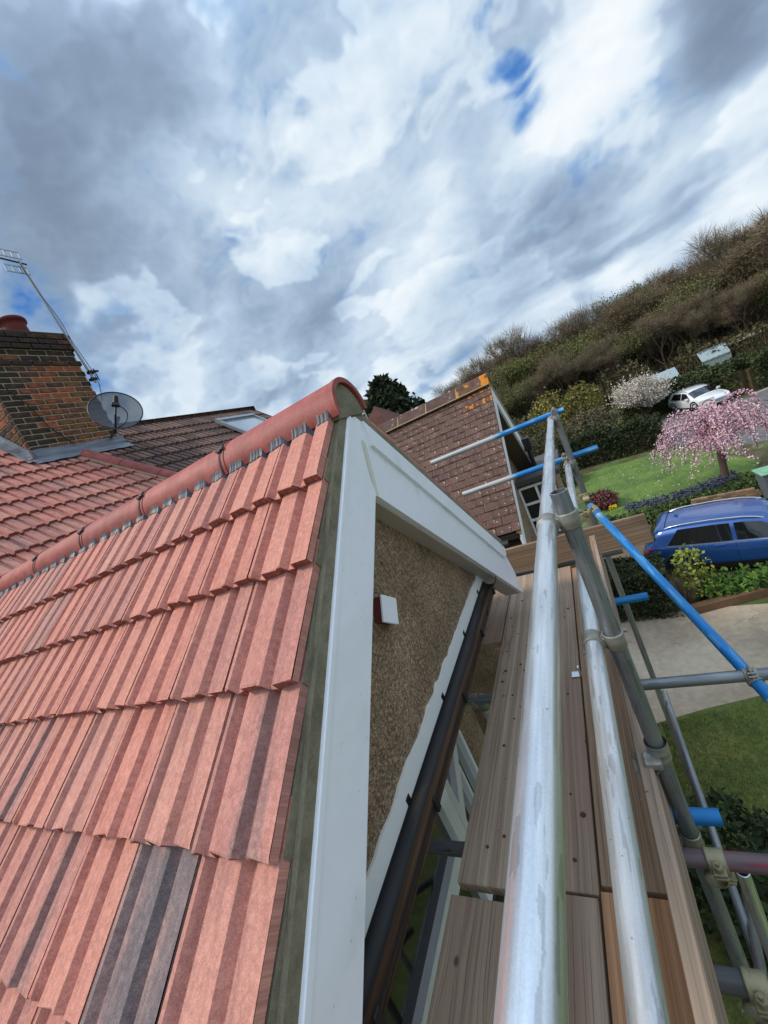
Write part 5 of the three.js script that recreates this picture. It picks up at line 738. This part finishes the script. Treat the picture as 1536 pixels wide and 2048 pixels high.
    for (const s of [0.98, 1.97, 3.05]) part('door_gap', [patch(s * k - 0.006, s * k + 0.006, 2.6, 5.95, 0.0025, sd, 1, 6)], dk);
    const rail = []; for (let i = 0; i <= 16; i++) { const s = mix(0.62, 2.55, i / 16) * k, [z, y] = at(s, 7.6), e = Math.sin(Math.PI * i / 16) ** 0.35; rail.push(V(s, y + 0.045 * e, sd * (z + 0.0))); } part('roof_rail', new THREE.TubeGeometry(new THREE.CatmullRomCurve3(rail), 40, 0.017, 8), chrome);
    const [mz, my] = at(2.95 * k, 6.1); part('mirror', [new RoundedBoxGeometry(0.16, 0.15, 0.2, 2, 0.05).translate(2.93 * k, my + 0.06, sd * (mz + 0.13))], paint);
    for (const s of [0.86, 3.5]) { const w = part('wheel', [new THREE.TorusGeometry(0.26, 0.085, 12, 30).translate(s * k, 0.335, sd * 0.82)], dk); part('rim', [new THREE.CylinderGeometry(0.2, 0.2, 0.05, 24).rotateX(Math.PI / 2).translate(s * k, 0.335, sd * 0.85)], std({ color: col('#8d9096'), metalness: 0.8, roughness: 0.4 }), w); part('wheel_arch', new THREE.TorusGeometry(0.39, 0.045, 8, 24, Math.PI).translate(s * k, 0.36, sd * 0.885), dk); }
  }
  part('rear_window', [patch(0.17 * k, 0.44 * k, 6.6, 10, 0.008, 0, 8, 8, (f) => [(0.15 + 0.03 * (1 - f)) * k, (0.46 - 0.08 * (1 - f)) * k])], gl);
  part('windscreen', [patch(2.64 * k, 3.3 * k, 7.1, 10, 0.006, 0, 10, 8)], gl);
  part('spoiler', [patch(0.4 * k, 0.62 * k, 7.2, 10, 0.02, 0, 6, 8)], paint); part('rear_wiper', rod([0.3 * k, 1.33 * tall, 0.05], [0.2 * k, 1.2 * tall, 0.38], 0.012, 6), dk); part('tailgate_gap', [patch(0.1 * k, 0.115 * k, 4.2, 10, 0.004, 0, 1, 10)], dk);
  part('number_plate', box(-0.012, -0.004, 0.66, 0.77, -0.26, 0.26), std({ color: col('#d9c45a'), roughness: 0.5 }));
  part('roof_aerial', (() => { const g = new THREE.ConeGeometry(0.05, 0.09, 10); g.scale(1.6, 1, 0.6); return g.translate(0.85 * k, 1.63 * tall, 0); })(), paint);
  return t;
}
const blue = car('estate_car', 'blue estate car with silver roof rails parked beyond the conifer hedge', new THREE.MeshPhysicalMaterial({ color: col('#234f93'), metalness: 0.45, roughness: 0.35, clearcoat: 1, clearcoatRoughness: 0.04 }));
blue.position.set(0.74, 0.02, -12.5); blue.rotation.y = -0.31;
const wcar = car('white_car', 'white car parked on the road behind the speed limit sign', new THREE.MeshPhysicalMaterial({ color: col('#dfe3e6'), roughness: 0.35, clearcoat: 1 }), { L: 3.9 });
wcar.position.set(6.75, 0.0, -34.6); wcar.rotation.y = -1.3;

// ---------- street and garden things ----------
{ // speed limit sign
  const x = 4.98, z = -21.2, y = -4.16, t = thing('speed_sign', 'square speed limit sign reading 30 in a red ring on a post', 'road sign', [x, G, z]);
  const cv = document.createElement('canvas'); cv.width = cv.height = 256; const c = cv.getContext('2d'); c.fillStyle = '#e9ebea'; c.fillRect(0, 0, 256, 256); c.beginPath(); c.arc(128, 128, 106, 0, 6.2832); c.lineWidth = 19; c.strokeStyle = '#b02030'; c.stroke(); c.fillStyle = '#15171a'; c.font = 'bold 122px sans-serif'; c.textAlign = 'center'; c.textBaseline = 'middle'; c.fillText('30', 128, 134);
  const ct = new THREE.CanvasTexture(cv); ct.colorSpace = THREE.SRGBColorSpace;
  put(t, 'post', rod([x, G, z - 0.05], [x, y + 0.2, z - 0.05], 0.035, 12), std({ color: col('#7c8084'), metalness: 0.5, roughness: 0.5 }));
  const pn = new THREE.Matrix4().makeTranslation(x, y, z).multiply(new THREE.Matrix4().makeRotationY(0.12));
  place(t, 'panel', new RoundedBoxGeometry(0.56, 0.56, 0.012, 1, 0.004), std({ color: col('#3a3d40'), roughness: 0.6 }), pn); place(t, 'sign_face', new THREE.PlaneGeometry(0.55, 0.55).translate(0, 0, 0.009), std({ map: ct, roughness: 0.5 }), pn);
}
{ // wheelie bin
  const x = 4.42, z = -14.9, t = thing('wheelie_bin', 'grey wheelie bin with green lid beside the garden wall', 'bin', [x, G, z]), gm = std({ color: col('#5d666c'), roughness: 0.6 }), y = G + 0.02;
  const b = new RoundedBoxGeometry(0.56, 0.92, 0.62, 2, 0.03), p = b.attributes.position; for (let i = 0; i < p.count; i++) { const f = 0.84 + 0.16 * (p.getY(i) / 0.92 + 0.5); p.setX(i, p.getX(i) * f); p.setZ(i, p.getZ(i) * f); } b.computeVertexNormals();
  put(t, 'body', b.translate(x, y + 0.52, z), gm); put(t, 'lid', [new RoundedBoxGeometry(0.62, 0.06, 0.7, 2, 0.025).translate(x, y + 1.01, z), new RoundedBoxGeometry(0.44, 0.04, 0.5, 2, 0.018).translate(x, y + 1.05, z)], std({ color: col('#7fae92'), roughness: 0.5 }));
  for (const k of [-1, 1]) put(t, 'wheel', new THREE.CylinderGeometry(0.1, 0.1, 0.05, 16).rotateZ(Math.PI / 2).translate(x + k * 0.24, y + 0.1, z - 0.27), std({ color: col('#151515'), roughness: 0.7 })); put(t, 'handle', rod([x - 0.2, y + 0.98, z - 0.37], [x + 0.2, y + 0.98, z - 0.37], 0.016, 8), gm);
}
{ // low brick wall by the bin
  const t = thing('garden_wall', 'low old brick garden wall behind the blue car', 'wall', [3.2, G, -15.3]), r = rng(8), a = V(2.5, 0, -15.55), b = V(4.05, 0, -15.15), d = b.clone().sub(a), L = d.length(), ang = Math.atan2(-d.z, d.x), ms = ['#7d6552', '#8c7058', '#6d5848', '#94785c'].map((h) => std({ color: col(h), roughness: 1, bumpMap: grainBump, bumpScale: 0.004 })), g = new RoundedBoxGeometry(0.214, 0.064, 0.1, 1, 0.006);
  put(t, 'wall_core', new THREE.BoxGeometry(L, 0.5, 0.15).rotateY(ang).translate((a.x + b.x) / 2, G + 0.25, (a.z + b.z) / 2), std({ color: col('#8b8270'), roughness: 1 }));
  for (let j = 0; j < 7; j++) for (let s = j % 2 ? 0.11 : 0; s < L - 0.1; s += 0.225) place(t, 'brick', g, ms[Math.floor(r() * 4)], new THREE.Matrix4().makeRotationY(ang).setPosition(a.x + d.x * (s + 0.1) / L + 0.01, G + 0.04 + j * 0.075, a.z + d.z * (s + 0.1) / L + 0.04));
}
single('edging_wall', uvMetres(board(-0.1, 0.1, -0.12, 0.14, -3, 3).applyMatrix4(new THREE.Matrix4().makeRotationY(-1.36)).translate(3.9, G + 0.06, -10.45), 0.5), std({ map: concreteMat.map, color: col('#a08a76'), roughness: 1 }), [2, G, -10], 'low crumbling edging wall between driveway and planted bank', 'wall');
{ // greenhouse and shed among the hedges
  const t = thing('greenhouse', 'glass greenhouse roof showing above the long hedge', 'greenhouse', [12, G, -45]), x0 = 11.2, x1 = 13.2, z0 = -47.0, z1 = -45.6, yb = G + 1.4, yr = G + 2.1, al = std({ color: col('#b9c0c2'), metalness: 0.4, roughness: 0.5 }), pg = new THREE.MeshPhysicalMaterial({ color: col('#8fa0a4'), roughness: 0.3, metalness: 0.1, clearcoat: 1, side: THREE.DoubleSide }), zm = (z0 + z1) / 2;
  const fr = []; for (let i = 0; i <= 5; i++) { const x = mix(x0, x1, i / 5); for (const z of [z0, z1]) fr.push(rod([x, G, z], [x, yb, z], 0.025, 6), rod([x, yb, z], [x, yr, zm], 0.025, 6)); } for (const [z, y] of [[z0, yb], [z1, yb], [zm, yr]]) fr.push(rod([x0, y, z], [x1, y, z], 0.03, 6)); put(t, 'frame', fr, al);
  for (let i = 0; i < 5; i++) { const a = mix(x0, x1, i / 5) + 0.03, b = mix(x0, x1, (i + 1) / 5) - 0.03; for (const z of [z0, z1]) { const g = new THREE.PlaneGeometry(b - a, Math.hypot(yr - yb, 1)); g.rotateX(-Math.atan2(Math.abs(z - zm), yr - yb) * Math.sign(z - zm)).translate((a + b) / 2, (yb + yr) / 2, (z + zm) / 2); put(t, 'pane', g, pg); put(t, 'pane', new THREE.PlaneGeometry(b - a, yb - G - 0.05).translate((a + b) / 2, (G + yb) / 2, z), pg); } }
  const s = thing('garden_shed', 'long timber shed with pale sagging roof edge beyond the hedge', 'shed', [15, G, -46]), wm = std({ color: col('#7a6248'), roughness: 1 }), wl = ['#7d6e5c', '#8c7a64', '#6c5e50'].map((h) => std({ color: col(h), roughness: 1 }));
  put(s, 'wall', box(13.8, 16.2, G, G + 1.75, -48.6, -46.6), std({ color: col('#3d3226'), roughness: 1 })); for (let i = 0; i < 20; i++) put(s, 'plank', box(13.8 + i * 0.12, 13.91 + i * 0.12, G, G + 1.73, -46.6, -46.57), wl[i % 3]);
  put(s, 'roof', box(13.6, 16.4, G + 1.76, G + 1.86, -48.8, -46.3), std({ color: col('#a9a59c'), roughness: 0.9 }));
  const f = thing('white_fence', 'white painted ranch fence at the edge of the allotment grass', 'fence', [17.5, G, -50]), fm = std({ color: col('#d8dad6'), roughness: 0.7 }); for (let i = 0; i < 6; i++) put(f, 'post', box(16.4 + i * 1.2, 16.52 + i * 1.2, G, G + 1.5, -50.1, -49.98), fm); for (const y of [0.35, 0.8, 1.25]) put(f, 'rail', box(16.3, 22.6, G + y, G + y + 0.14, -49.97, -49.93), fm);
  const lt = thing('glass_lean_to', 'low sloping glass cold frame behind the white blossom tree', 'cold frame', [7.9, G, -44]); put(lt, 'frame', box(6.9, 9.0, G, G + 1.0, -44.8, -43.6), std({ color: col('#6d6a62'), roughness: 0.9 })); const lg = new THREE.PlaneGeometry(2.2, 1.5).rotateX(-0.9).translate(7.95, G + 1.5, -44.1); put(lt, 'pane', lg, pg);
}
renderer.render(scene, camera);
